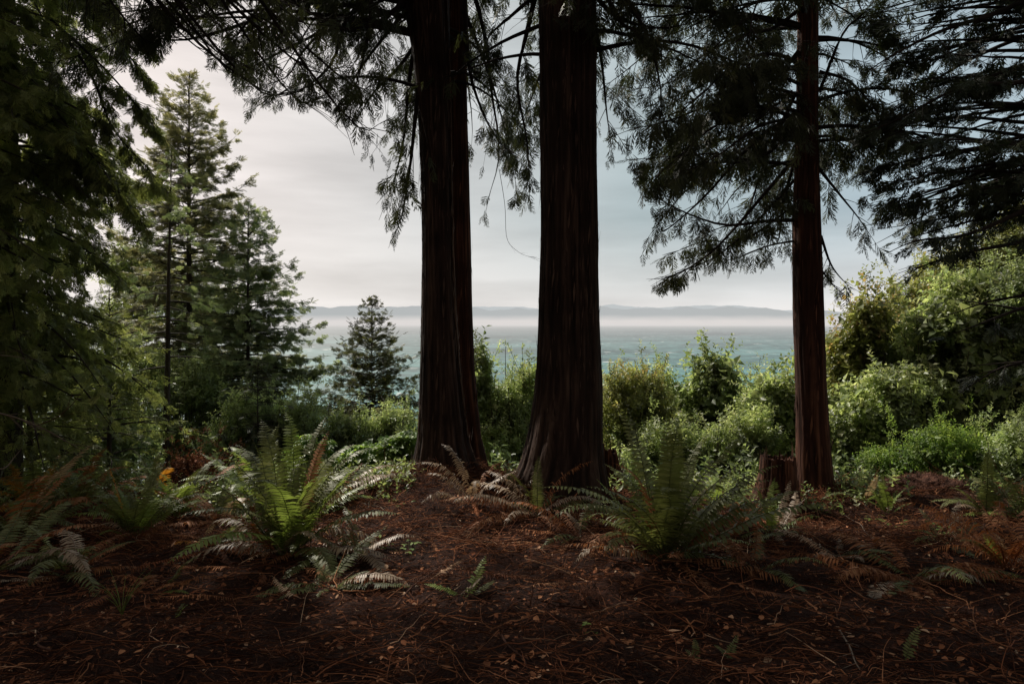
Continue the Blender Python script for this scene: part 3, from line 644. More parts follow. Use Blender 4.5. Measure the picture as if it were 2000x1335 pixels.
# ------------------------------------------------------------------ other conifers
def conifer(name, label, x, Y, ztop, rad, nb, fmat, tm=TWIG, zlow=None, trunk_r=.12, e0=(.3, -.2), e1=(.1, -.35), up=.5, keep=None, size=.26, prof=.75, lean=0., azr=(-np.pi, np.pi), bmat='bark_grey', rmean=.5, curve_low=0., group='conifers beyond the bank', extra=None, **kw):
    zg = float(height(x, Y))
    if zlow is None: zlow = zg+.6
    root = empty(name, label, 'tree', (x, Y, zg), group)
    f = np.sort(rng.random(nb))**.9; z = zlow+(ztop-zlow)*f*.985
    Lb = rad*np.clip((1-f)**prof+.04, 0, 1)*rng.uniform(.7, 1.15, nb)
    st = np.stack([x+lean*(z-zg), np.full(nb, Y), z], -1)
    az = np.arange(nb)*2.399963+rng.normal(0, .3, nb)
    az = (az+np.pi) % (2*np.pi)-np.pi
    az = azr[0]+(az+np.pi)/(2*np.pi)*(azr[1]-azr[0])
    E0 = e0[1]+(e0[0]-e0[1])*f**1.5+rng.normal(0, .12, nb); E1 = e1[1]+(e1[0]-e1[1])*f**1.2+rng.normal(0, .12, nb)
    paths = arc_paths(st, az, Lb, E0, E1, np.full(nb, up), 9, .08)
    if keep is not None:
        paths = np.array([spline(p[:max(3, (np.nonzero(~k)[0][np.nonzero(~k)[0] > 1][0] if (~k[2:]).any() else 9))], 9) for p, k in ((p, keep(p)) for p in paths)])
    if extra is not None:
        paths = np.concatenate([paths, [spline(e, 9) for e in extra]]); Lb = np.concatenate([Lb, np.full(len(extra), rad)])
    kw = dict(tw_m=8, twl=.45, ang=55, g=.3, sp_m=11, hang=.25, t0=.12, size=size)|kw
    G = grow(paths, keep=keep, **kw)
    g = Geo(); zz = np.linspace(zg-.3, ztop, 16)
    wob = np.cumsum(rng.normal(0, .003, (2, 16)), 1)
    tp = np.stack([x+lean*(zz-zg)+wob[0], Y+wob[1], zz], -1)
    tubes(g, tp[None], (np.linspace(1, .06, 16)*trunk_r)[None], 12, .5)
    Lb = np.linalg.norm(np.diff(paths, axis=1), axis=-1).sum(1)
    tubes(g, paths, np.linspace(1, .1, 9)[None]*(.004+.010*Lb[:, None]), 4, .4)
    attach(g.build('trunk', M[bmat], smooth=True), root)
    gf = Geo(); n = len(G['pos'])
    bake(gf, tm, G['pos'], frames(G['ax'], G['nz']), G['sz'], np.clip(rng.normal(rmean, .24, n)+.25*(G['ax'][:, 2] > .1), 0, 1))
    attach(gf.build('crown', fmat), root)
    print(name, n, round(time.time()-T0, 1))
    return root
def X(px, Y): return (px-1000)/F*Y
def Z(py, Y): return CZ-(py-HZ)/F*Y

conifer('spruce_tree', 'tall spruce on the left, its pointed top the highest beyond the bank', X(368, 17), 17, Z(140, 17), 2.9, 215, M['spruce'], trunk_r=.17, zlow=Z(820, 17), e0=(.75, -.1), e1=(.6, -.3), up=.55, prof=.72, size=.21, twl=.5, tw_m=9, flat=.4, sp_m=18)
conifer('spruce_tree', 'broad spruce leaning its boughs over the water, right of the tallest spruce', X(485, 15), 15, Z(395, 15), 2.0, 200, M['spruce_green'], trunk_r=.10, zlow=Z(900, 15), e0=(.6, -.1), e1=(.3, -.35), up=.75, prof=.65, size=.19, twl=.5, tw_m=9, sp_m=17, hang=.35)
conifer('fir_tree', 'slender fir with a thin dark bare trunk in front of the tallest spruce', X(322, 12), 12, Z(290, 12), 1.45, 60, M['spruce_green'], trunk_r=.085, zlow=Z(760, 12), e0=(.4, -.1), e1=(0, -.4), up=.4, lean=.018, size=.17, twl=.4, tw_m=7, sp_m=14, keep=lambda p: ~((np.abs(proj(p)[0]-330) < 14) & (proj(p)[1] > 480)))
conifer('spruce_tree', 'small pointed spruce standing alone against the water', X(727, 16), 16, Z(578, 16), 1.8, 200, M['spruce_dark'], trunk_r=.055, zlow=Z(850, 16), e0=(.75, .0), e1=(.6, .0), up=.45, prof=1.0, size=.16, twl=.42, tw_m=8, sp_m=16, rmean=.3)
conifer('spruce_tree', 'low brownish spruce with flat boughs between the broad and the small spruce', X(655, 14), 14, Z(742, 14), 1.3, 70, M['spruce'], trunk_r=.05, e0=(.4, -.1), e1=(.2, -.3), up=.3, size=.17, sp_m=15, rmean=.4)
conifer('spruce_tree', 'leafy young spruce low behind the base of the twin cedar', X(745, 13), 13, Z(790, 13), 1.1, 60, M['spruce'], trunk_r=.05, e0=(.4, -.1), e1=(.2, -.3), up=.3, size=.16, sp_m=15, rmean=.55)

LB_y = [-200, 0, 80, 130, 170, 230, 300, 360, 400, 430, 470, 560, 620, 700, 800, 950]
LB_x = [330, 250, 245, 240, 200, 240, 290, 320, 300, 245, 240, 225, 235, 290, 330, 330]
def leftmask(p):
    x, y = proj(p); return x < np.interp(y, LB_y, LB_x)+(vnoise(y/25, x/40)-.5)*50
lm = lambda p: leftmask(p) & gap(p, [(150, 130, 22, 50), (215, 190, 30, 40), (190, 560, 22, 26)])
hem = conifer('hemlock_tree', 'tall dark hemlock filling the upper left corner with drooping boughs', X(10, 8.6), 8.6, 12, 2.6, 290, M['hemlock'], trunk_r=.2, zlow=1.2, e0=(.1, -.2), e1=(-.35, -.7), up=.1, prof=.35, size=.16, twl=.55, g=.6, tw_m=9, sp_m=16, hang=.5, keep=lm, azr=(R(-30), R(215)), group='dark conifers at the left edge')
SP0 = SPRAY; SPRAY = TWIG
branches(hem, manual([[(120, 60, 8.4), (180, 150, 8.0), (220, 250, 7.9), (290, 330, 7.9), (335, 385, 7.9)], [(100, 40, 8.4), (200, 130, 8.2), (270, 210, 8.1), (330, 280, 8.1)], [(60, -60, 8.2), (160, -20, 7.8), (240, 40, 7.7), (290, 100, 7.7)], [(60, 300, 8.4), (160, 330, 8.0), (240, 390, 7.9), (290, 450, 7.9)], [(60, 150, 8.2), (120, 230, 7.8), (200, 330, 7.6), (250, 400, 7.6)]] + [[(-20, 100, 8.4), (60, 180, 8.0), (140, 290, 7.8), (220, 400, 7.8)], [(0, 420, 8.4), (80, 440, 8.0), (170, 490, 7.9), (230, 540, 7.9)], [(60, -80, 8.4), (180, 20, 8.2), (260, 120, 8.1), (300, 170, 8.1)], [(60, 250, 8.5), (150, 300, 8.3), (230, 350, 8.2), (300, 360, 8.2)]]), .022, M['hemlock'], None, size=.17, twl=.5, hang=.72, tw_m=15, sp_m=17, t0=.05)
SPRAY = SP0
conifer('hemlock_tree', 'leftmost dark hemlock, mostly cut off by the photo edge', X(-150, 7.2), 7.2, 10, 1.8, 110, M['hemlock'], trunk_r=.16, zlow=.6, e0=(.1, -.2), e1=(-.35, -.7), up=.1, prof=.35, size=.20, twl=.6, g=.6, tw_m=9, sp_m=13, hang=.5, keep=lm, group='dark conifers at the left edge')
conifer('cedar_sapling', 'bushy young cedar low on the left with feathery green sprays', X(215, 10), 10, Z(560, 10), 1.15, 90, M['hemlock'], tm=SPRAY, trunk_r=.05, zlow=Z(940, 10), e0=(.5, .1), e1=(0, -.5), up=.2, prof=.5, size=.19, twl=.4, hang=.45, rmean=.6, sp_m=14, group='young cedars at the left')
conifer('cedar_sapling', 'shaded young cedar at the lower left edge, behind the bare twigs', X(60, 8.8), 8.8, Z(590, 8.8), 1.25, 100, M['hemlock'], tm=SPRAY, trunk_r=.05, zlow=Z(905, 8.8), e0=(.5, .1), e1=(0, -.5), up=.2, prof=.45, size=.19, twl=.4, hang=.45, rmean=.42, sp_m=14, group='young cedars at the left')
conifer('cedar_sapling', 'small cedar sapling in shade under the broad spruce', X(505, 11.5), 11.5, Z(700, 11.5), .8, 60, M['cedar'], tm=SPRAY, trunk_r=.04, zlow=Z(930, 11.5), e0=(.4, .0), e1=(-.1, -.5), up=.2, prof=.5, size=.20, twl=.36, hang=.5, rmean=.7, sp_m=12, group='young cedars at the left')

# the big fir at the right edge: long boughs reach in from a trunk outside the frame
RB_y = [-300, 0, 100, 200, 300, 400, 480, 520, 560, 600, 640, 700, 760, 860, 1000]
RB_x = [1600, 1640, 1660, 1670, 1650, 1690, 1690, 1730, 1740, 1850, 1790, 1850, 1830, 1930, 1990]
def rightmask(p):
    x, y = proj(p); return (x > np.interp(y, RB_y, RB_x)+(vnoise(y/25+9, x/40)-.5)*60)
rm = lambda p: rightmask(p) & (fbm(p[..., 0]*3.2+5, p[..., 2]*4.2+1, 3) < .475) & gap(p, [(1780, 260, 36, 12), (1880, 300, 18, 22), (1990, 240, 16, 40), (1760, 350, 30, 10), (1700, 500, 24, 40), (1930, 585, 90, 52), (1830, 600, 80, 36), (1900, 710, 90, 26), (1840, 800, 60, 34)], )
rt = empty('fir_tree', 'dark fir at the right edge whose long boughs reach in over the bushes', 'tree', (X(2130, 7.4), 7.4, float(height(X(2130, 7.4), 7.4))))
g = Geo(); zz = np.linspace(-.8, 12, 20)
tubes(g, np.stack([np.full(20, X(2130, 7.4)), np.full(20, 7.4), zz], -1)[None], (np.linspace(.26, .1, 20))[None], 24, .5)
attach(g.build('trunk', M['bark_grey'], smooth=True), rt)
man = [[(2120, 420, 7.4), (2000, 470, 7.2), (1900, 490, 7.0), (1800, 520, 6.9), (1740, 555, 6.9), (1722, 575, 6.9)],
       [(2120, 560, 7.4), (2000, 600, 7.1), (1920, 630, 6.9), (1850, 655, 6.8), (1800, 665, 6.8)],
       [(2120, 300, 7.4), (2000, 330, 7.6), (1900, 350, 7.8), (1780, 400, 8.0), (1700, 440, 8.0)],
       [(2120, 120, 7.4), (2000, 160, 7.0), (1880, 170, 6.8), (1760, 230, 6.7), (1690, 260, 6.7)],
       [(2120, 640, 7.4), (2020, 700, 7.1), (1950, 720, 7.0), (1870, 770, 6.9), (1820, 800, 6.9)],
       [(2120, -60, 7.4), (1960, 20, 6.9), (1840, 60, 6.7), (1740, 110, 6.6), (1680, 150, 6.6)],
       [(2120, 350, 7.4), (1980, 420, 7.0), (1880, 460, 6.8), (1790, 470, 6.8), (1720, 500, 6.8)]]
fk = dict(sp_m=12, hang=.4, size=.20, g=.35, twl=.8, tw_m=7.5)
_S = SPRAY
SPRAY_keep = SPRAY
def fir_branches(paths, **kw):
    global SPRAY
    SPRAY = TWIG; branches(rt, paths, .035, M['hemlock_dark'], rm, trim=rightmask, **(fk|kw)); SPRAY = _S
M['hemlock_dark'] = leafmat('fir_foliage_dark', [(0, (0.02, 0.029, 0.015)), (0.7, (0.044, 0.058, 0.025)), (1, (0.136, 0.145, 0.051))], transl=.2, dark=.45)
fir_branches(manual(man))
fir_branches(rnd_branches(X(2130, 7.4), 7.4, np.concatenate([rng.uniform(1.2, 2.5, 3), rng.uniform(2.9, 5.8, 66)]), rng.uniform(2.0, 3.6, 69), (R(-125), R(-30)), e0=(-.1, .35), e1=(-.5, 0), up=(0, .4)))
fir_branches(rnd_branches(X(2130, 7.4), 7.4, rng.uniform(6, 10, 14), 3.2, (R(-150), R(-20)), e0=(-.1, .35), e1=(-.5, 0), up=(0, .4)), sp_m=8, size=.32)
print('fir', time.time()-T0)

# ------------------------------------------------------------------ leafy bushes
def bush(name, label, lobes, Y, fmat, nsh=900, tm=SHOOT, size=.34, cat='bush', group='leafy bushes on the bank', depth=.9, spiky=.5, upb=.7):
    """lobes: (px, py, rx, ry) in photo pixels at distance Y"""
    lobes = np.array(lobes, float); k = rng.choice(len(lobes), nsh, p=(a := lobes[:, 2]*lobes[:, 3])/a.sum())
    u = nrm(rng.normal(0, 1, (nsh, 3))); rr = rng.random(nsh)**(1/3.2); rr = np.where(rng.random(nsh) < .14, rr*1.28, rr)
    cx = (lobes[k, 0]-1000)/F*Y; cz = CZ-(lobes[k, 1]-HZ)/F*Y; rx = lobes[k, 2]/F*Y; rz = lobes[k, 3]/F*Y
    lump = 1+.55*(fbm(u[:, 0]*2.2+k*3.1+5, u[:, 2]*2.2+u[:, 1]*1.7+k, 3)-.47)*2
    ry = rx*depth
    yc = Y+(k % 3-1)*.35
    pos = np.stack([cx+u[:, 0]*rx*rr*lump, yc+u[:, 1]*ry*rr*lump, cz+u[:, 2]*rz*rr*lump], -1)
    ax = nrm(u*np.array([1, 1, .6])+np.array([0, 0, upb])+rng.normal(0, .35, (nsh, 3)))
    size *= (.98 if tm is SHOOTW else .8); sz = size*rng.uniform(.6, 1.3, nsh); sz = np.where(rng.random(nsh) < .06, sz*1.6*(1+spiky*.3), sz)
    pos = pos-ax*sz[:, None]*.5
    # leaders: long shoots that stand clear of the outline
    nl = int(3*len(lobes)*(1+spiky)); q = rng.integers(0, len(lobes), nl); m_ = 9
    th = rng.uniform(-1.2, 1.2, nl); yy = rng.uniform(-.7, .7, nl)
    b_ = np.stack([cx[0]*0+(lobes[q, 0]-1000)/F*Y+np.sin(th)*lobes[q, 2]/F*Y*.85, Y+yy*lobes[q, 2]/F*Y*depth, CZ-(lobes[q, 1]-HZ)/F*Y+np.cos(th)*lobes[q, 3]/F*Y*.8], -1)
    d_ = nrm(np.stack([np.sin(th)*.5, yy*.3, np.ones(nl)], -1)+rng.normal(0, .15, (nl, 3))); ln = rng.uniform(.2, .65, nl)*(.7+.5*spiky)*Y/13
    w_ = np.tile(np.linspace(0, 1, m_), nl); qi = np.repeat(np.arange(nl), m_)
    lp = b_[qi]+d_[qi]*(ln[qi]*w_)[:, None]; la = nrm(d_[qi]*.7+rng.normal(0, .6, (nl*m_, 3)))
    pos = np.concatenate([pos, lp]); ax = np.concatenate([ax, la]); sz = np.concatenate([sz, size*rng.uniform(.55, 1., nl*m_)]); u = np.concatenate([u, d_[qi]]); rr = np.concatenate([rr, np.ones(nl*m_)]); nsh += nl*m_
    cxm, base = lobes[:, 0].mean(), float(height((lobes[:, 0].mean()-1000)/F*Y, Y))
    root = empty(name, label, cat, ((cxm-1000)/F*Y, Y, base), group)
    g = Geo(); tubes(g, b_[:, None]+d_[:, None]*(ln[:, None]*np.linspace(-.6, 1, 4))[..., None], np.full((nl, 4), .004), 3, .5); m = rng.choice(nsh, min(nsh, 90), replace=False)
    b0 = np.array([(cxm-1000)/F*Y, Y, base])
    st = b0+rng.normal(0, .12, (len(m), 3))*np.array([1, 1, 0]); u5 = np.linspace(0, 1, 7)[None, :, None]
    mid = (st+pos[m])/2+rng.normal(0, .15, (len(m), 3)); mid[:, 2] += .1
    pth = (1-u5)**2*st[:, None]+2*u5*(1-u5)*mid[:, None]+u5**2*(pos[m]+ax[m]*sz[m][:, None])[:, None]
    tubes(g, pth, np.broadcast_to(np.linspace(.022, .004, 7), (len(m), 7)), 4, .5)
    attach(g.build('stem', M['bark_grey'], smooth=True), root)
    gf = Geo(); bake(gf, tm, pos, frames(ax, rng.normal(0, 1, (nsh, 3))), sz, np.clip(rng.normal(.45, .2, nsh)+.25*u[:, 2]*rr, 0, 1), rvar=.12)
    attach(gf.build('foliage', fmat), root)
    return root

bush('bush', 'loose green bush seen between the twin cedar and the central cedar', [(940, 745, 22, 80), (975, 800, 45, 60), (1030, 780, 32, 60), (960, 880, 55, 70), (1030, 880, 45, 70)], 12.5, M['bush'], 3496, size=.27)
bush('bush', 'rounded olive green bush just right of the central cedar', [(1215, 790, 55, 78), (1265, 800, 45, 80), (1220, 880, 70, 65), (1290, 890, 45, 60)], 13, M['bush_olive'], 4408, size=.27)
bush('young_maple', 'dark green maple bush with a pointed top over the water', [(1385, 760, 42, 62), (1350, 820, 50, 60), (1415, 830, 45, 60), (1340, 900, 60, 60), (1400, 910, 55, 55)], 14, M['bush_deep'], 3648, tm=SHOOTW, size=.34, spiky=1)
bush('young_maple', 'pale green maple bush behind the stump, left of the right-hand cedar', [(1500, 790, 36, 48), (1545, 800, 34, 48), (1480, 850, 50, 50), (1540, 880, 55, 60), (1460, 920, 50, 40)], 12.5, M['bush'], 3344, tm=SHOOTW, size=.32, spiky=1)
bush('bush', 'tall leafy bush with reddish shoots immediately right of the right-hand cedar', [(1675, 640, 34, 50), (1650, 720, 50, 60), (1715, 700, 50, 60), (1650, 810, 60, 70), (1720, 800, 60, 70)], 12, M['bush_olive'], 5016, tm=SHOOTW, size=.28, spiky=1)
bush('bush', 'large green bush under the lowest bough of the fir', [(1830, 640, 60, 50), (1900, 600, 70, 60), (1800, 720, 70, 60), (1880, 720, 80, 80), (1790, 810, 70, 60)], 11.5, M['bush'], 5776, tm=SHOOTW, size=.27, spiky=1)
bush('bush', 'shaded green bush at the right edge behind the dark boughs', [(1980, 580, 70, 70), (2000, 700, 80, 80), (1950, 800, 90, 70), (2050, 800, 90, 90)], 11, M['bush_deep'], 4864, tm=SHOOT, size=.26)
bush('bush', 'shady bush filling the gap low behind the stump and cedar', [(1660, 900, 70, 55), (1740, 900, 60, 50)], 10.8, M['bush_deep'], 2280, tm=SHOOTW, size=.26)
bush('shrub', 'sunlit yellow-green shrub growing over the rotting mound', [(1800, 870, 60, 45), (1880, 880, 60, 45), (1760, 920, 50, 32), (1850, 930, 60, 24)], 9.2, M['bright'], 3040, tm=SHOOT, size=.18, group=None)
bush('shrub', 'dim green shrub at the right edge beneath the boughs', [(1960, 880, 70, 60), (2030, 900, 60, 70)], 8.8, M['bush_deep'], 1976, tm=SHOOT, size=.20, group=None)
bush('bush', 'soft bright green tree crown showing behind the slender fir', [(270, 530, 60, 50), (330, 560, 60, 45), (250, 620, 60, 60), (400, 610, 60, 50)], 22, M['bush'], 2736, size=.42, group=None)
bush('bush', 'green thicket low behind the slender fir trunk', [(390, 760, 60, 60), (300, 740, 50, 50), (440, 830, 60, 60), (350, 850, 70, 60)], 14, M['bush_deep'], 3496, size=.28, group=None)
bush('bush', 'long continuous thicket far down the slope between the central and slim cedars', [(960, 840, 70, 60), (1050, 800, 40, 50), (1230, 820, 80, 60), (1310, 800, 60, 50), (1450, 795, 70, 45), (1545, 815, 60, 50), (1650, 760, 60, 60)], 17, M['bush'], 3840, size=.38, spiky=1)
bush('bush', 'tall pale thicket rising behind the fir boughs on the right', [(1720, 640, 60, 60), (1800, 600, 70, 60), (1880, 540, 70, 60), (1960, 490, 80, 80), (1900, 650, 90, 70), (1760, 700, 60, 60), (2010, 560, 60, 80)], 15.5, M['bush_olive'], 4480, size=.36, spiky=1)
bush('bush', 'low green bush at the left of the twin cedar below the small spruces', [(600, 860, 50, 50), (680, 850, 50, 45), (760, 845, 50, 40), (810, 870, 30, 40)], 12.8, M['bush_deep'], 2584, size=.26)
bush('bush', 'low spreading bush behind the tall dim fern', [(1210, 920, 60, 45), (1300, 880, 60, 55), (1390, 900, 60, 50), (1450, 860, 50, 60)], 11.6, M['bush'], 3952, size=.26)
bush('bush', 'leafy bush tall behind the shrub, at the foot of the largest green bush', [(1700, 790, 70, 60), (1790, 780, 60, 60), (1870, 820, 70, 50), (1640, 860, 50, 60)], 10.8, M['bush'], 3952, tm=SHOOTW, size=.25)
bush('bush', 'dark green thicket filling the left behind the ferns', [(60, 720, 90, 90), (180, 760, 80, 80), (120, 860, 110, 80), (250, 860, 70, 70)], 11.5, M['bush_deep'], 3952, size=.26, group=None)
bush('bush', 'shadowy bush under the broad spruce, above the large fern', [(500, 830, 60, 70), (560, 870, 60, 60), (430, 900, 70, 50), (600, 830, 40, 60)], 12.5, M['bush_deep'], 3344, size=.25, group=None)
bush('shrub', 'brownish dry brush low between the two left ferns', [(400, 920, 60, 40), (450, 940, 50, 30), (350, 940, 50, 30)], 9.6, M['litter'], 1368, size=.18, group=None)
def maple(name, label, lobes, Y, n, fmat, size=.15):
    lobes = np.array(lobes, float); k = rng.choice(len(lobes), n, p=(a := lobes[:, 2]*lobes[:, 3])/a.sum())
    u = nrm(rng.normal(0, 1, (n, 3))); rr = rng.random(n)**(1/4)
    pos = np.stack([(lobes[k, 0]-1000)/F*Y+u[:, 0]*rr*lobes[k, 2]/F*Y, Y+u[:, 1]*rr*lobes[k, 2]/F*Y*.7, CZ-(lobes[k, 1]-HZ)/F*Y+u[:, 2]*rr*lobes[k, 3]/F*Y], -1)
    pos[:, 2] = np.round(pos[:, 2]/.11)*.11+rng.normal(0, .02, n)      # leaves held in tiers
    a = rng.uniform(0, 2*np.pi, n); ax = np.stack([np.cos(a), np.sin(a)-.3, rng.uniform(-.5, .1, n)], -1)
    base = float(height((lobes[:, 0].mean()-1000)/F*Y, Y)); bx = (lobes[:, 0].mean()-1000)/F*Y
    root = empty(name, label, 'bush', (bx, Y, base))
    g = Geo(); m = rng.choice(n, 50, replace=False); u5 = np.linspace(0, 1, 6)[None, :, None]
    st = np.array([bx, Y, base])+rng.normal(0, .1, (50, 3))*np.array([1, 1, 0]); mid = (st+pos[m])/2+np.array([0, 0, .15])
    tubes(g, (1-u5)**2*st[:, None]+2*u5*(1-u5)*mid[:, None]+u5**2*pos[m][:, None], np.broadcast_to(np.linspace(.012, .003, 6), (50, 6)), 4, .5)
    attach(g.build('stem', M['bark_grey'], smooth=True), root)
    gf = Geo(); bake(gf, MAPLE, pos, frames(ax, np.array([0, -.25, 1.])+rng.normal(0, .25, (n, 3))), size*rng.uniform(.5, 1.2, n), np.clip(rng.normal(.5, .25, n), 0, 1))
    attach(gf.build('foliage', fmat), root)
maple('maple_shrub', 'bright green maple shrub at the foot of the twin cedar, left side', [(740, 890, 55, 30), (790, 880, 32, 35), (700, 905, 50, 28), (760, 920, 50, 20)], 9.4, 1100, M['bright'])
maple('maple_shrub', 'sunlit yellow-green maple shrub just behind the large fern', [(610, 880, 40, 30), (590, 910, 50, 30), (640, 920, 60, 25)], 9.6, 800, M['bright'], .13)
print('bushes', time.time()-T0)

# rough undergrowth covering the slope beyond the bank (one uncountable mass)
g = Geo(); n = 9000
px = rng.uniform(-150, 2150, n); Yv = 9.3+rng.random(n)**1.3*16; xv = (px-1000)/F*Yv
pos = np.stack([xv, Yv, height(xv, Yv)+rng.uniform(0, .35, n)], -1)
ax = nrm(np.array([0, -.2, 1.])+rng.normal(0, .5, (n, 3)))
bake(g, SHOOT, pos, frames(ax, rng.normal(0, 1, (n, 3))), rng.uniform(.25, .6, n)*(Yv/12), np.clip(rng.normal(.35, .2, n), 0, 1))
o = g.build('undergrowth', M['bush_deep']); o['kind'] = 'stuff'; tag(o, 'dense low green undergrowth spilling down the slope beyond the bank', 'undergrowth')

g = Geo(); n = 2600; px = np.concatenate([rng.uniform(-60, 800, 1700), rng.uniform(1180, 2060, 900)]); Yv = rng.uniform(7.2, 9.4, n); xv = (px-1000)/F*Yv
k = fbm(xv*1.7+3, Yv*1.7, 3) > .46; xv = xv[k]; Yv = Yv[k]; n = len(xv)
bake(g, SHOOT+SHOOTW, np.stack([xv, Yv, height(xv, Yv)], -1), frames(nrm(np.array([0, 0, 1.])+rng.normal(0, .5, (n, 3))), rng.normal(0, 1, (n, 3))), rng.uniform(.08, .26, n), np.clip(rng.normal(.45, .25, n), 0, 1))
o = g.build('ground_cover', M['bush']); o['kind'] = 'stuff'; tag(o, 'small mixed leafy plants tangled along the edge of the bank', 'ground cover')
# ------------------------------------------------------------------ stumps and the rotting mound
def stump(label, rows, Y, seed, jag=.05, rootdir=None, flare=.35):
    g = trunk_geo(rows, Y, seed, side=110, nz=70, nr=26, ridge_amp=.07, flare=flare, ztop_extra=0, lobes=4)
    v = g.v[0].reshape(70, 110, 3); th = np.arange(110)/110*2*np.pi
    fr = np.linspace(0, 1, 70)[:, None]
    if rootdir is not None:            # one long root buttress
        dth = (th-rootdir+np.pi) % (2*np.pi)-np.pi
        k = np.exp(-(dth/.5)**2)[None]*np.exp(-fr*3.6)*.30
        v[..., 0] += k*math.cos(rootdir); v[..., 1] += k*math.sin(rootdir)
    top = jag*(vnoise(th*4+seed, th*0)-.5)*2+jag*.8*(vnoise(th*11+seed, th*0+4)-.5)
    v[..., 2] += fr**6*top[None]
    rim = v[-1]; c = rim.mean(0); rings = [rim]
    for q, dz in ((.86, .0), (.80, -.05), (.5, -.09), (.12, -.08)):
        rings.append(c+(rim-c)*q*np.array([1, 1, .6])+np.array([0, 0, dz])+rng.normal(0, .008, rim.shape))
    vv = np.array(rings).reshape(-1, 3); i = np.arange(4)[:, None]*110; j = np.arange(110)[None]; j2 = (j+1) % 110
    cap = Geo(); cap.add(vv, np.stack([i+j, i+j2, i+110+j2, i+110+j], -1).reshape(-1, 4), np.tile(vnoise(th*9, th*0), 5))
    cap.add(rings[-1], np.array([[0, k, k+1] for k in range(1, 109)]), .3)
    g.v[0] = v.reshape(-1, 3); flakes(g, rows, Y, 160, seed)
    cx = (rows[0][1]+rows[0][2])/2
    root = empty('tree_stump', label, 'stump', (X(cx, Y), Y, float(height(X(cx, Y), Y))))
    ob = attach(g.build('trunk', M['bark_red'], smooth=True), root)
    attach(cap.build('cut_face', M['bark_red']), root)
stump('old reddish stump with a ragged hollow top, left of the slim cedar', [(894, 1489, 1551), (930, 1487, 1553), (960, 1478, 1557), (990, 1466, 1562)], 7.7, 41, jag=.03, rootdir=R(190))
stump('small decayed stump tucked against the right side of the central cedar', [(881, 1178, 1204), (905, 1176, 1208), (935, 1170, 1220), (950, 1165, 1235)], 8.5, 47, jag=.03)

g = Geo(); nx, ny = 120, 60
cx0, cy0 = X(1815, 7.7), 7.9
a, b = np.meshgrid(np.linspace(-1.05, 1.05, nx), np.linspace(-1, 1, ny))
xx = cx0+a*.62; yy = cy0+b*.36
prof = np.clip(1-np.abs(a)**3.2, 0, 1)*np.sqrt(np.clip(1-b*b, 0, 1))
prof = prof*np.clip((a+1.02)*5, 0, 1)
zz = height(xx, yy)-.05+prof*.18*(.8+.8*(fbm(xx*4, yy*4)-.4))+.12*(fbm(xx*11, yy*11, 4)-.45)*prof
i = np.arange((ny-1)*nx).reshape(ny-1, nx)[:, :-1].ravel()
g.add(np.stack([xx, yy, zz], -1), np.stack([i, i+1, i+nx+1, i+nx], -1), fbm(xx*8, yy*8).ravel())
n = 5200; ia = rng.integers(0, nx*ny, n); pp = np.stack([xx, yy, zz], -1).reshape(-1, 3)[ia]
K = [(np.array(v_), np.array(f_)) for v_, f_ in (kite((0, 0, 0), (0, 1, 0), (0, 0, 1), 1, .05), kite((0, 0, 0), (0.1, 1, 0), (0, 0, 1), 1, .09))]
bake(g, K, pp+np.array([0, 0, .006]), frames(nrm(rng.normal(0, 1, (n, 3))*np.array([1, 1, .3])), np.array([0, 0, 1.])+rng.normal(0, .2, (n, 3))), rng.uniform(.03, .1, n), rng.uniform(.3, 1, n))
o = g.build('rotting_log', M['bark_red'], loc=(cx0, cy0, 0)); o.location = (cx0, cy0, 0)
tag(o, 'low crumbling red-brown log on the right, under the bright shrub', 'log')

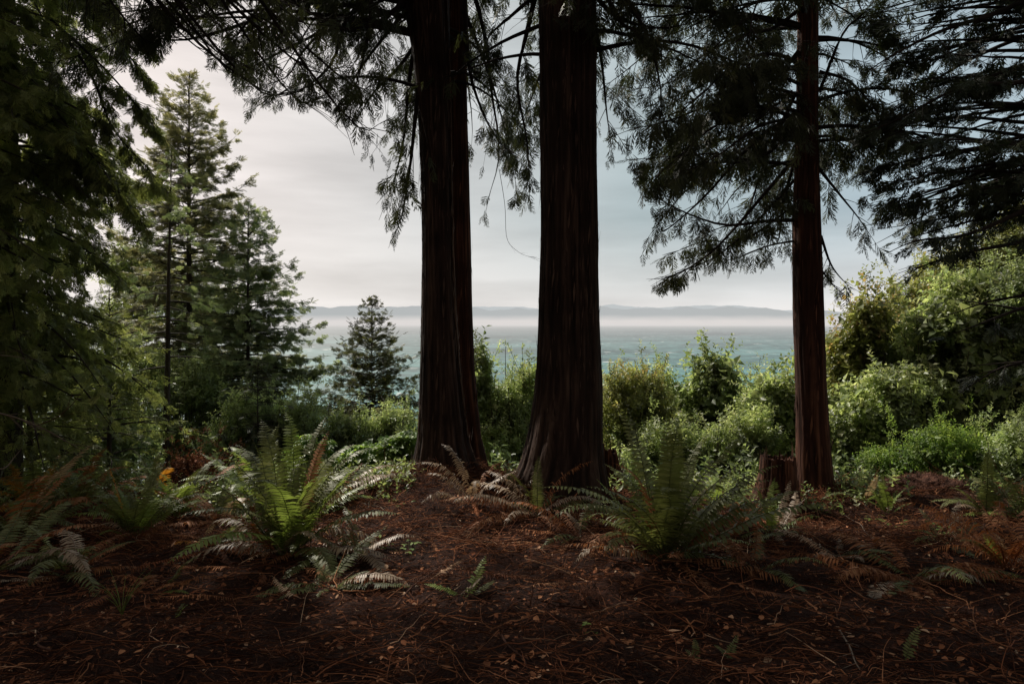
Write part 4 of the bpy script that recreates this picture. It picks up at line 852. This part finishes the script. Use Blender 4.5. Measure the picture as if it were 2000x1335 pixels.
# ------------------------------------------------------------------ ferns
def ground_hit(px, py):
    Ys = np.linspace(2.2, 10, 1600); zr = CZ-(py-HZ)/F*Ys; h = height((px-1000)/F*Ys, Ys)
    k = np.nonzero(zr <= h)[0]
    Y = Ys[k[0]] if len(k) else 9.0
    return np.array([(px-1000)/F*Y, Y, float(height((px-1000)/F*Y, Y))])
def frond_geo(L_, az, e0, e1, seed, pairs=36, wmax=.125, dead=0., n=22, base=np.zeros(3), stipe=.16, curlz=0., t_drop=1.6):
    r = np.random.default_rng(seed); t = np.linspace(0, 1, n)
    el = e0+(e1-e0)*t**t_drop+r.normal(0, .035, n).cumsum(); a = az+r.normal(0, .05, n).cumsum()+curlz*t
    d = np.stack([np.sin(a)*np.cos(el), np.cos(a)*np.cos(el), np.sin(el)], -1)*L_/(n-1)
    path = base+np.concatenate([np.zeros((1, 3)), np.cumsum(d[:-1], 0)])
    g = Geo(); tubes(g, path[None], (np.linspace(.0048, .0010, n)*(.6+L_*.5))[None], 4, .25)
    u = stipe+(1-stipe)*np.repeat((np.arange(pairs)+.5)/pairs, 2); sg = np.tile([-1., 1.], pairs)
    x = u*(n-1); i = np.minimum(x.astype(int), n-2); f = (x-i)[:, None]
    p = path[i]*(1-f)+path[i+1]*f; tn = nrm(path[i+1]-path[i])
    s = nrm(np.cross(tn, np.array([0, 0, 1.]))+1e-5)*sg[:, None]; nn = np.cross(s, tn)*sg[:, None]
    v = (u-stipe)/(1-stipe); wl = wmax*L_*np.minimum(1, .55+v*2.2)*np.clip(1-v**2.2, 0, 1)**.8+.004
    wl = wl*r.uniform(.80, 1.1, len(u))*(1-.8*((fbm(u*9+seed, u*0+seed*.37+sg, 2)) > .56))
    if dead: wl = wl*r.uniform(1-dead*.65, 1, len(u)); wl = np.where(r.random(len(u)) < dead*.18, wl*.15, wl)
    dir_ = nrm(s+tn*(.22+.35*v)[:, None]+nn*r.normal(-.05, .10+dead*.45, (len(u), 1))+np.array([0, 0, -.12-dead*.5]))
    sp = (1-stipe)*L_/pairs; wd = np.minimum(sp*1.0, wl*.4)*(1-dead*.35)
    e = nrm(np.cross(dir_, nn)); 
    q0 = p-e*wd[:, None]*.3; q1 = p+e*wd[:, None]*.3
    m0 = p+dir_*wl[:, None]*.55-e*wd[:, None]*.42; m1 = p+dir_*wl[:, None]*.55+e*wd[:, None]*.42
    tip = p+dir_*wl[:, None]+np.array([0, 0, -1.])*wl[:, None]*(.10+.35*dead)
    V = np.stack([q0, q1, m1, tip, m0], 1).reshape(-1, 3); k = np.arange(len(u))*5
    rn = np.repeat(np.clip(r.normal(.45+.15*v, .13), 0, 1), 5)
    F3 = np.stack([k+4, k+2, k+3], -1); F4 = np.stack([k, k+1, k+2, k+4], -1)
    off = g.n
    g.v.append(V); g.r.append(rn); g.f3.append(F3+off); g.f4.append(F4+off); g.n += len(V)
    return g
FERN_ID = [0]
def fern(label, px, py, L_, nf, mats, spread=(-180, 180), e0=(1.2, .5), e1=(-.2, -.9), dead=0., group='sword ferns on the forest floor', lst=None, name='sword_fern', pairs=36, wmax=.125, flop=0, gflop='fern_dead'):
    L_ *= 1.15; nf = int(nf*1.6)
    b = ground_hit(px, py); FERN_ID[0] += 1
    root = empty(name, label, 'fern', b, group); rr = np.random.default_rng(FERN_ID[0]*31)
    items = []
    for i in range(nf):
        az = R(spread[0]+(spread[1]-spread[0])*(i+rr.uniform(-1.3, 1.3))/nf); q = rr.random()
        mt = mats[int(rr.random()*len(mats))]
        items.append((L_*rr.uniform(.45, 1.15), az, e0[1]+(e0[0]-e0[1])*q+rr.normal(0, .12), e1[1]+(e1[0]-e1[1])*q+rr.normal(0, .35), mt if rr.random() > .07 else ['fern_dead', 'fern_grey'][int(rr.random()*2)], dead+(.25 if rr.random() < .25 else 0)))
    for i in range(flop):
        items.append((L_*rr.uniform(.5, .9), rr.uniform(-3.1, 3.1), rr.uniform(.1, .5), rr.uniform(-1.1, -.4), gflop, .7))
    for it in (lst or []): items.append(it)
    for i, (l, az, a0, a1, mt, dd) in enumerate(items):
        bb = b+np.array([rr.normal(0, .025), rr.normal(0, .025), -.01])
        g = frond_geo(l, az, a0, a1, FERN_ID[0]*100+i, pairs=int(pairs*rr.uniform(.85, 1.1)), wmax=wmax*rr.uniform(.85, 1.1), dead=dd, base=bb, curlz=rr.normal(0, .35), t_drop=rr.uniform(1.1, 2.6))
        # keep drooping tips on the soil
        for arr in g.v:
            h = height(arr[:, 0], arr[:, 1])+.012; arr[:, 2] = np.maximum(arr[:, 2], h)
        o = g.build('frond', M[mt]); attach(o, root)
        if mt == 'fern_dead': o['label'] = 'withered brown frond'
        elif mt == 'fern_grey': o['label'] = 'pale grey bleached frond'
        elif mt == 'fern_orange': o['label'] = 'orange fading frond'
W, E, N_, S_ = R(-90), R(90), 0., R(180)
G1, G2, GB, GD, GG, GO = 'fern', 'fern', 'fern_bright', 'fern_dead', 'fern_grey', 'fern_orange'
# (length, azimuth, start elevation, end elevation, material, deadness)
fern('largest sword fern, left of centre, with tall green fronds and orange stalks', 562, 1085, .98, 26, [G1, G1, GB], e0=(1.45, .75), e1=(.6, -.7), flop=5,
     lst=[(.95, R(-85), .85, -1.1, GG, .15), (1.0, R(-100), .6, -1.0, GG, .2), (.95, R(70), .8, -1.0, GG, .3), (.85, R(85), .35, -.9, GG, .3), (1.0, R(125), .45, -.7, G1, 0), (.95, R(118), .5, -.75, GG, .1), (.8, R(-75), 1.0, -.5, GD, .5)])
fern('sword fern on the left with one upright orange frond', 262, 1050, .72, 13, [G1, G1, GB], e0=(1.4, .7), e1=(.5, -.8), flop=5,
     lst=[(.70, R(-120), 1.45, 1.30, GO, .1), (.66, R(40), 1.35, .6, G1, 0), (.6, R(-60), 1.2, .1, GB, 0), (.6, R(-70), .5, -.9, GG, .3)])
fern('shaded sword fern at the left edge with long arching fronds', 30, 1060, .95, 13, [G1], e0=(1.3, .6), e1=(.1, -.9), flop=4,
     lst=[(1.0, R(75), 1.0, -.5, G1, .1), (.95, R(95), .85, -.6, GD, .3), (.85, R(60), 1.15, -.1, G1, 0)])
fern('fern with bleached fronds before the central cedar', 1052, 1010, .55, 3, [G1], e0=(1.3, .8), e1=(.3, -.5), flop=3,
     lst=[(.60, R(10), 1.35, .9, G1, 0), (.85, R(80), .75, -.5, G1, 0), (.8, R(75), 1.2, .2, GD, .75), (.85, R(88), .7, -.9, GG, .1), (1.0, R(-95), .45, -.55, GD, .3),
          (.95, R(-85), .65, -.6, GG, .3), (.9, R(-65), .8, -.4, GG, .4), (.9, R(-110), .35, -.6, GD, .4), (.75, R(-80), 1.0, -.2, GG, .5), (.7, R(-20), 1.2, .1, GG, .4), (.6, R(-130), .5, -.9, GG, .4), (.75, R(110), .4, -.9, GD, .3)])
fern('bleached dry fern leaning against the foot of the twin cedar', 925, 985, .62, 3, [GG], e0=(1.2, .6), e1=(-.1, -.9), dead=.4, name='dry_fern',
     lst=[(.75, R(-50), 1.25, .0, GG, .4), (.8, R(-75), 1.1, -.3, GG, .4), (.7, R(30), 1.3, -.3, GD, .5), (.6, R(-85), .7, -.6, GG, .4)])
fern('tall dim sword fern in the shade right of the central cedar', 1300, 1095, .98, 22, [G1], e0=(1.4, .6), e1=(.5, -.8), flop=6,
     lst=[(1.05, R(0), 1.5, 1.35, G1, 0), (.9, R(-55), 1.15, .75, GB, 0), (.75, R(-80), .95, .5, GB, 0), (1.0, R(60), .95, .2, G1, 0), (.8, R(-95), .75, -.9, GD, .4), (.75, R(-110), .5, -.9, GG, .3), (1.0, R(75), .65, -.5, G1, .0), (.8, R(105), .4, -.8, G1, 0)])
fern('small vivid green fern in front of the ragged stump', 1510, 1040, .48, 2, [GB], e0=(1.3, .9), e1=(.6, -.1), pairs=28, wmax=.17,
     lst=[(.52, R(20), 1.3, .95, GB, 0), (.5, R(-60), .95, .2, GB, 0), (.42, R(-150), .9, .2, GB, 0), (.46, R(-95), .75, -.2, GB, 0), (.5, R(70), 1.3, 1.1, GG, .2), (.45, R(85), 1.0, .7, GG, .2), (.4, R(-170), .4, -.6, GG, .5)])
fern('small fern of bright fronds right of the slim cedar', 1732, 1002, .42, 3, [GB], e0=(1.4, .8), e1=(.5, -.4), pairs=28, wmax=.15,
     lst=[(.42, R(-65), 1.0, .3, GB, 0), (.44, R(-70), .8, -.1, GB, 0), (.42, R(15), 1.4, 1.2, G1, 0), (.35, R(60), .8, -.3, GG, .4)])
fern('two-fronded young fern low in the middle of the foreground', 905, 1165, .26, 0, [GB], pairs=20, wmax=.2,
     lst=[(.30, R(35), .95, .6, GB, 0), (.27, R(-85), .5, -.2, GB, 0), (.22, R(50), .5, .1, G1, 0), (.22, R(70), .8, .5, GG, .3)], group=None, name='young_fern')
fern('drooping fern with brown and grey fronds in the right foreground', 1790, 1135, .75, 6, [GD, G1], e0=(.7, .3), e1=(-.6, -1.2), dead=.3, flop=4,
     lst=[(.75, R(-100), .35, -.5, GD, .4), (.8, R(-115), .3, -.9, GG, .1), (.62, R(-130), .5, -1.1, G1, .1), (.55, R(-145), .6, -1.3, GD, .4), (.55, R(-155), .6, -1.3, GD, .4), (.5, R(165), .6, -1.4, GG, .4), (.9, R(-80), .35, -.3, GD, .5)], group='withered ferns at the right', name='withered_fern')
fern('rust brown withered fern at the right edge', 1965, 1110, .8, 16, [GD], e0=(1.2, .4), e1=(-.3, -1.2), dead=.7, flop=4,
     lst=[(.5, R(-90), .9, -.1, G1, 0), (.45, R(-110), 1.3, .4, GB, 0)], group='withered ferns at the right', name='withered_fern')
fern('sword fern in shade behind the withered ferns at the right edge', 1930, 1010, .7, 9, [G1], e0=(1.2, .5), e1=(.2, -.7), flop=2)
fern('small dim fern flattened on the soil right of the vivid green one', 1640, 1085, .45, 5, [G1, GG], e0=(.6, .2), e1=(-.2, -.9), dead=.2)
fern('small fern with drooping fronds below the left fern', 300, 1160, .42, 3, [G1, GD], e0=(.9, .4), e1=(-.2, -.9), dead=.2, lst=[(.25, R(80), .4, -.3, GB, 0), (.4, R(60), .7, -.2, GD, .5)])
fern('fern of brown and green fronds between the two left ferns', 420, 1075, .55, 6, [G1, GD, GG], e0=(.9, .3), e1=(-.1, -.9), dead=.35, lst=[(.5, R(40), .8, -.4, GO, .4), (.5, R(-60), .5, -.8, GO, .4)])
fern('shaded fern between the largest fern and the twin cedar', 690, 1090, .55, 6, [G1, GG], e0=(.9, .4), e1=(0, -.9), dead=.15, lst=[(.7, R(130), .6, -.9, GG, .1)])
fern('fern tips showing just behind the ragged stump', 1400, 985, .42, 6, [GB], e0=(1.2, .6), e1=(.3, -.5), wmax=.15, pairs=26)
fern('broad sword fern half hidden behind the one with the orange frond', 150, 1000, .85, 14, [G1, G1, GD], e0=(1.4, .6), e1=(.5, -.8), flop=3)
fern('arching fern directly behind the largest fern, on the edge of the bank', 500, 985, .75, 14, [G1, GB], e0=(1.4, .7), e1=(.5, -.7), flop=3)
fern('fern among the maple leaves on the edge of the bank', 655, 975, .6, 11, [GB, G1], e0=(1.3, .6), e1=(.4, -.7), flop=2, lst=[(.9, R(88), .7, -.4, GG, .2), (.8, R(80), .9, -.4, GG, .3)])
fern('green fern between the orange-fronded fern and the dry brush', 345, 1010, .75, 14, [G1, GB], e0=(1.45, .7), e1=(.5, -.7), flop=4)
fern('low dark fern in the left foreground shade', 130, 1125, .55, 8, [G1, GD], e0=(.9, .3), e1=(-.2, -.9), dead=.15, flop=4)
fern('low dark fern in the foreground below the largest fern', 640, 1150, .55, 7, [G1], e0=(.8, .3), e1=(-.2, -.9), flop=3, lst=[(.7, R(110), .5, -.7, GG, .1)])
fern('dim fern just right of the twin cedar root', 1000, 960, .45, 7, [GG, G1], e0=(1.1, .5), e1=(0, -.8), dead=.3, flop=2)
fern('half shaded fern at the foot of the right-hand bank', 1480, 1110, .5, 6, [G1, GD], e0=(.8, .2), e1=(-.2, -.9), dead=.2, flop=3)
fern('small fern growing left of the crumbling log', 1690, 975, .38, 7, [G1, GB], e0=(1.2, .6), e1=(.2, -.6))
fern('brown and green fern below the crumbling log', 1850, 1060, .5, 6, [G1, GD], e0=(.9, .3), e1=(-.1, -.9), dead=.3, flop=3)
fern('tall fern at the far left behind the arching one', 60, 985, .85, 13, [G1, GB, GO], e0=(1.4, .6), e1=(.4, -.8), flop=2)
fern('yellowing fern just right of the one with the orange frond', 300, 985, .6, 9, [G1, GO, GB], e0=(1.4, .7), e1=(.5, -.8), flop=3)
fern('brown skirted fern low at the left edge', -20, 1120, .7, 9, [G1, GD], e0=(1.0, .3), e1=(0, -.9), flop=5)
fern('fern with pale fronds crossing below the dry brush', 430, 1020, .7, 8, [G1, GG, GD], e0=(1.0, .4), e1=(.1, -.9), flop=4)
fern('green fern low between the largest fern and the maple leaves', 610, 1015, .6, 10, [G1, GB], e0=(1.2, .5), e1=(.2, -.8), flop=2)
fern('slim fern behind the tall dim fern', 1330, 1005, .75, 11, [G1, GB], e0=(1.4, .7), e1=(.5, -.7), flop=2)
fern('fern of mixed green and brown fronds right of the tall dim fern', 1420, 1060, .65, 9, [G1, GD, G1], e0=(1.1, .4), e1=(.1, -.8), flop=3)
fern('brown fern near the centre, behind the young fern', 1130, 1050, .6, 7, [GD, GG, G1], e0=(.9, .2), e1=(-.1, -.9), dead=.4, flop=4)
fern('fern tuft at the far right edge behind the rust brown fern', 2010, 1020, .75, 12, [G1, GB], e0=(1.3, .5), e1=(.3, -.8), flop=3)
for i, (px, py, l, lab) in enumerate([(1375, 1290, .12, 'tiny fern sprig near the bottom, left one of a pair'), (1425, 1285, .14, 'tiny fern sprig near the bottom, right one of a pair'), (1780, 1300, .20, 'single small pale frond standing alone near the bottom right'), (350, 1205, .12, 'tiny bright fern sprig in the left foreground')]):
    fern(lab, px, py, l, 0, [G1], lst=[(l, R(20+30*i), 1.1, .5, GB if i == 3 else G1, 0), (l*.8, R(-60+20*i), .9, .1, G1, 0)][:(1 if i == 2 else 2)], pairs=12, wmax=.22, name='fern_sprig', group='fern sprigs in the foreground')
print('ferns', time.time()-T0)

# ------------------------------------------------------------------ litter, twigs, seedlings
def on_ground(px, py):
    return ground_hit(px, py)
def curved(seed, n=7, bend=.5, wdt=.02):
    r = np.random.default_rng(seed); a = (r.normal(0, bend, n)/n).cumsum(); a = a+r.normal(0, .1)
    d = np.stack([np.sin(a), np.cos(a), r.normal(0, .08, n)], -1)/(n-1); p = np.concatenate([[[0, 0, 0]], np.cumsum(d[:-1], 0)])
    g = Geo(); tubes(g, p[None], (np.linspace(wdt, wdt*.35, n))[None], 3, .5); v = np.concatenate(g.v); f = np.concatenate(g.f4)
    f3 = np.concatenate([f[:, [0, 1, 2]], f[:, [0, 2, 3]]]); return v, f3
def scatter(n, ymin=2.4, ymax=9.3):
    Yv = ymin+(ymax-ymin)*rng.random(n)**1.25; px = rng.uniform(-80, 2080, n); xv = (px-1000)/F*Yv
    return np.stack([xv, Yv, height(xv, Yv)+.085*(fbm(xv*6, Yv*6, 4)-.45)], -1)
STK = [curved(i, 5, 1.1, .016) for i in range(6)]
STL = [curved(i+50, 8, 2.2, .010) for i in range(8)]
g = Geo(); n = 62000; pos = scatter(n); pos[:, 2] += rng.uniform(.0, .022, n)
a = rng.uniform(0, 2*np.pi, n); ax = np.stack([np.cos(a), np.sin(a)*.8, rng.normal(.0, .22, n)], -1)
bake(g, K, pos, frames(ax, np.array([0, 0, 1.])+rng.normal(0, .5, (n, 3))), rng.uniform(.018, .06, n), np.clip(rng.beta(1.6, 2.6, n), 0, 1))
n = 9000; pos = scatter(n); pos[:, 2] += rng.uniform(.003, .03, n)
a = rng.uniform(0, 2*np.pi, n); ax = np.stack([np.cos(a), np.sin(a)*.8, rng.normal(.0, .16, n)], -1)
bake(g, STK, pos, frames(ax, np.array([0, 0, 1.])+rng.normal(0, .6, (n, 3))), rng.uniform(.05, .16, n), np.clip(rng.beta(2, 2.2, n), 0, 1))
n = 3600; pos = scatter(n); pos[:, 2] += rng.uniform(.006, .04, n)
a = rng.uniform(0, 2*np.pi, n); ax = np.stack([np.cos(a), np.sin(a)*.6, rng.normal(.0, .10, n)], -1)
bake(g, STL, pos, frames(ax, np.array([0, 0, 1.])+rng.normal(0, .5, (n, 3))), rng.uniform(.15, .45, n), np.clip(rng.beta(2.4, 2, n), 0, 1))
LF = [(np.array(v_), np.array(f_)) for v_, f_ in (leaf((0, 0, 0), (0, 1, 0), (0, 0, 1), 1, .5, .3), leaf((0, 0, 0), (0.1, 1, 0), (0, 0, 1), 1, .34, -.25), leaf((0, 0, 0), (0, 1, .2), (0, 0, 1), 1, .7, .2))]
n = 9000; pos = scatter(n); pos[:, 2] += rng.uniform(.004, .025, n); a = rng.uniform(0, 2*np.pi, n)
bake(g, LF, pos, frames(np.stack([np.cos(a), np.sin(a), rng.normal(0, .25, n)], -1), np.array([0, 0, 1.])+rng.normal(0, .3, (n, 3))), rng.uniform(.015, .05, n), np.clip(rng.beta(2.4, 1.6, n), 0, 1))
FT = []
for k in range(6):
    q = frond_geo(1.0, 0., .15, -.1, 900+k, pairs=30, wmax=.10, dead=.55)
    off = 0; v = np.concatenate(q.v); f3 = np.concatenate(q.f3); f4 = np.concatenate(q.f4)
    FT.append((v, np.concatenate([f3, f4[:, [0, 1, 2]], f4[:, [0, 2, 3]]])))
for (bx, by, br) in ((X(866, 8.4), 8.3, .38), (X(1108, 7.8), 7.7, .46), (X(1588, 8.2), 8.15, .26)):
    n = 2200; th = rng.uniform(0, 2*np.pi, n); rr_ = br+np.abs(rng.normal(0, .28, n))
    pos = np.stack([bx+rr_*np.cos(th), by+rr_*np.sin(th), 0*th], -1); pos[:, 2] = height(pos[:, 0], pos[:, 1])+rng.random(n)*.14*np.exp(-(rr_-br)/.22)+.01
    a = rng.uniform(0, 2*np.pi, n)
    bake(g, STK, pos, frames(np.stack([np.cos(a), np.sin(a), rng.normal(0, .4, n)], -1), rng.normal(0, 1, (n, 3))), rng.uniform(.05, .2, n), np.clip(rng.beta(2.2, 2, n), 0, 1))
n = 240; pos = scatter(n, 4.2, 9.2); pos[:, 2] += .03; a = rng.uniform(0, 2*np.pi, n)
bake(g, FT, pos, frames(np.stack([np.cos(a), np.sin(a)*.7, rng.normal(.03, .08, n)], -1), np.array([0, 0, 1.])+rng.normal(0, .15, (n, 3))), rng.uniform(.2, .6, n), np.clip(rng.beta(3, 1.8, n), 0, 1))
CH = [(np.array(v_), np.array(f_)) for v_, f_ in (kite((0, 0, 0), (0, 1, 0), (0, 0, 1), 1, .16), kite((0, 0, 0), (0.1, 1, .1), (0, 0, 1), 1, .24))]
n = 1500; pos = scatter(n); pos[:, 2] += rng.uniform(.004, .03, n); a = rng.uniform(0, 2*np.pi, n)
bake(g, CH, pos, frames(np.stack([np.cos(a), np.sin(a)*.6, rng.normal(0, .15, n)], -1), np.array([0, 0, 1.])+rng.normal(0, .35, (n, 3))), rng.uniform(.03, .09, n), np.clip(rng.beta(3, 1.8, n), 0, 1))
n = 7000; pos = scatter(n, 5.4, 9.0); pos[:, 2] += rng.uniform(.01, .07, n); a = rng.uniform(0, 2*np.pi, n)
bake(g, STL, pos, frames(np.stack([np.cos(a), np.sin(a)*.7, rng.normal(0, .22, n)], -1), rng.normal(0, 1, (n, 3))), rng.uniform(.10, .42, n), np.clip(rng.beta(3, 2, n), 0, 1))
o = g.build('leaf_litter', M['litter']); o['kind'] = 'stuff'; tag(o, 'reddish brown needles, twigs and leaf scraps covering the forest floor', 'leaf litter')

TWS = [(300, 1090, 80, 1130, 'long thin twig lying in the left foreground shade'), (770, 1195, 880, 1090, 'straight twig pointing up between the young fern and the large fern'),
       (780, 1010, 700, 985, 'pale forked twig on the mound left of the bleached ferns'), (980, 1250, 1030, 1320, 'thin red twig near the bottom centre'),
       (1640, 1240, 1680, 1320, 'pale straight twig near the bottom, right of the fern sprigs'), (1650, 1010, 1710, 1060, 'pale curved twig among the seedlings at the right'),
       (1035, 1190, 1045, 1130, 'short upright twig in the shade right of the young fern'), (1660, 955, 1690, 910, 'dark crooked twig standing right of the slim cedar'),
       (1745, 1275, 1840, 1320, 'reddish twig lying in the bottom right'), (100, 1280, 60, 1240, 'short reddish twig in the bottom left corner'),
       (760, 960, 690, 1010, 'pale twig crossing the slope left of the twin cedar'), (840, 1170, 760, 1230, 'long bent twig below the young fern')]
for k, (x0, y0, x1, y1, lab) in enumerate(TWS):
    A = on_ground(x0, y0) + np.array([0, 0, .02])
    B_ = on_ground(x1, y1) + np.array([0, 0, .03]) if k not in (6, 7) else P(x1, y1, A[1]+.05)
    r = np.random.default_rng(k+5); pts = [A+(B_-A)*t+r.normal(0, .03, 3)*np.linalg.norm(B_-A)*np.array([1, 1, .3])*(0 < t < 1) for t in np.linspace(0, 1, 5)]
    pts = np.array(pts)
    if k not in (6, 7): pts[:, 2] = np.maximum(pts[:, 2], height(pts[:, 0], pts[:, 1])+.025)
    g = Geo(); sp_ = spline(pts, 16); tubes(g, sp_[None], np.linspace(.0065, .0025, 16)[None], 6, .6)
    for q in (5, 9, 12):
        d = nrm(sp_[q]-sp_[q-1]); sd = nrm(np.cross(d, [0, 0, 1.]))*r.choice([-1, 1]); l = r.uniform(.05, .14)
        tubes(g, np.array([sp_[q]+(d*.8+sd*.6)*l*t for t in (0, .5, 1)])[None], np.array([[.0028, .002, .001]]), 4, .6)
    ob = g.build('fallen_twig', M['deadtwig'] if k in (2, 4, 5, 10) else M['bark_red'], smooth=True, loc=A); ob.location = A; tag(ob, lab, 'twig', 'fallen twigs on the forest floor')

def seedling(px, py, nl, lab, s=.035):
    b = on_ground(px, py); g = Geo(); r = np.random.default_rng(int(px))
    n = nl*3; c = r.normal(0, .07, (nl, 2)); cc = np.repeat(c, 3, 0); h = np.repeat(r.uniform(.03, .08, nl), 3)
    a = np.tile([0, 2.1, 4.2], nl)+np.repeat(r.uniform(0, 6, nl), 3)
    pos = np.stack([b[0]+cc[:, 0], b[1]+cc[:, 1], b[2]+h], -1)
    ax = np.stack([np.cos(a), np.sin(a), r.uniform(-.3, .1, n)], -1)
    LW = [(np.array(v_), np.array(f_)) for v_, f_ in (leaf((0, 0, 0), (0, 1, 0), (0, 0, 1), 1, .75, .12),)]
    bake(g, LW, pos, frames(ax, np.tile([0, 0, 1.], (n, 1))), s*r.uniform(.7, 1.2, n), r.uniform(.3, 1, n))
    st = np.stack([b[0]+c[:, 0]*.3, b[1]+c[:, 1]*.3, np.full(nl, b[2])], -1); en = pos[::3]
    tubes(g, np.stack([st, (st+en)/2+[0, 0, .01], en], 1), np.full((nl, 3), .0012), 3, .3)
    o = g.build('seedling', M['bright'], loc=b); o.location = b; tag(o, lab, 'seedling', 'small green seedlings on the litter')
for px, py, nl, lab in [(780, 985, 7, 'low patch of bright leaves on the mound left of the dry ferns'), (800, 1080, 8, 'bright leafy seedling at the tip of the pale arching frond'), (745, 1070, 4, 'few small leaves under the pale arching frond'),
                        (870, 925, 5, 'small leaves at the foot of the twin cedar'), (820, 925, 3, 'pair of small leaves at the left root of the twin cedar'), (1750, 1030, 8, 'leafy patch right of the small bright fern'), (1850, 1045, 8, 'spreading bright seedling left of the rust brown fern'),
                        (1640, 1000, 4, 'small leaves beside the foot of the slim cedar'), (1700, 1020, 5, 'small leaves in front of the small bright fern'), (1800, 1060, 5, 'low leaves near the middle of the right bank'), (1880, 955, 6, 'leaves on top of the crumbling log'), (1830, 1050, 4, 'tiny leaves just left of the spreading seedling'),
                        (1125, 1232, 2, 'single tiny bright leaf in the dark centre foreground'), (200, 1070, 3, 'tiny bright leaves below the left edge fern'), (660, 1000, 6, 'small leaves just right of the largest fern')]:
    seedling(px, py, nl, lab)
# grass tuft
b = on_ground(238, 1205); g = Geo(); n = 16; a = rng.uniform(0, 6.28, n); l = rng.uniform(.12, .3, n)
u = np.linspace(0, 1, 6)[None, :, None]; d = np.stack([np.cos(a)*.25, np.sin(a)*.25, np.ones(n)], -1)
pth = b+d[:, None]*l[:, None, None]*u+np.stack([np.cos(a), np.sin(a), -.4+0*a], -1)[:, None]*(.35*l[:, None, None]*u**2.5)
tubes(g, pth, np.broadcast_to(np.linspace(.0022, .0006, 6), (n, 6)), 3, .6)
o = g.build('grass_tuft', M['fern_bright'], loc=b); o.location = b; tag(o, 'small tuft of thin green grass blades in the left foreground', 'grass')

# bare branches at the left edge
def bare(lab, ctrl, r0, subs, mat='deadtwig'):
    sp_ = spline([P(*c) for c in ctrl], 22); g = Geo(); tubes(g, sp_[None], np.linspace(r0, r0*.25, 22)[None], 6, .6); r = np.random.default_rng(len(lab))
    for k in range(subs):
        i = r.integers(5, 21); d = nrm(sp_[i]-sp_[i-1]); l = r.uniform(.12, .4); sd = nrm(r.normal(0, 1, 3))
        pp = np.array([sp_[i]+(d*.7+sd*.5)*l*t+np.array([0, 0, -.1])*l*t*t for t in np.linspace(0, 1, 5)])
        tubes(g, pp[None], np.linspace(r0*.35, r0*.1, 5)[None], 4, .6)
    c0 = P(*ctrl[0]); o = g.build('bare_branch', M[mat], smooth=True, loc=c0); o.location = c0; tag(o, lab, 'branch', 'bare branches')
bare('pale bare branch low at the left edge ending in lichen-grey twigs', [(-80, 790, 5.2), (20, 812, 5.4), (80, 835, 5.6), (130, 862, 5.7), (160, 880, 5.8)], .010, 9)
bare('thin reddish bare branch rising to the right at the left edge', [(60, 835, 5.6), (110, 815, 5.7), (145, 785, 5.8), (160, 762, 5.8)], .005, 3, 'bark_red')
bare('curved bare twig at the left edge above the long fern', [(-40, 905, 5.0), (5, 915, 5.0), (30, 890, 5.1), (45, 872, 5.1)], .006, 0)
bare('short bare branch at the left edge above the pale one', [(-60, 690, 5.4), (20, 695, 5.5), (50, 700, 5.6)], .006, 3)
bare('hanging hooked twig between the twin and the central cedars', [(975, 330, 8.7), (986, 400, 8.6), (990, 465, 8.6), (1010, 490, 8.6), (1030, 500, 8.6), (1048, 502, 8.6)], .004, 6, 'twig')
bare('thin arching cane over the shrub at the right edge', [(2060, 1010, 7.2), (1975, 950, 7.3), (1940, 900, 7.4), (1920, 830, 7.5)], .005, 2, 'bark_red')
bare('bent cane crossing in front of the shrub on the right', [(1870, 950, 8.0), (1920, 935, 8.0), (1990, 935, 7.9), (2050, 945, 7.8)], .004, 1, 'bark_red')
tot = sum(len(m.polygons) for m in bpy.data.meshes); print('polys', tot, 'time', time.time()-T0)
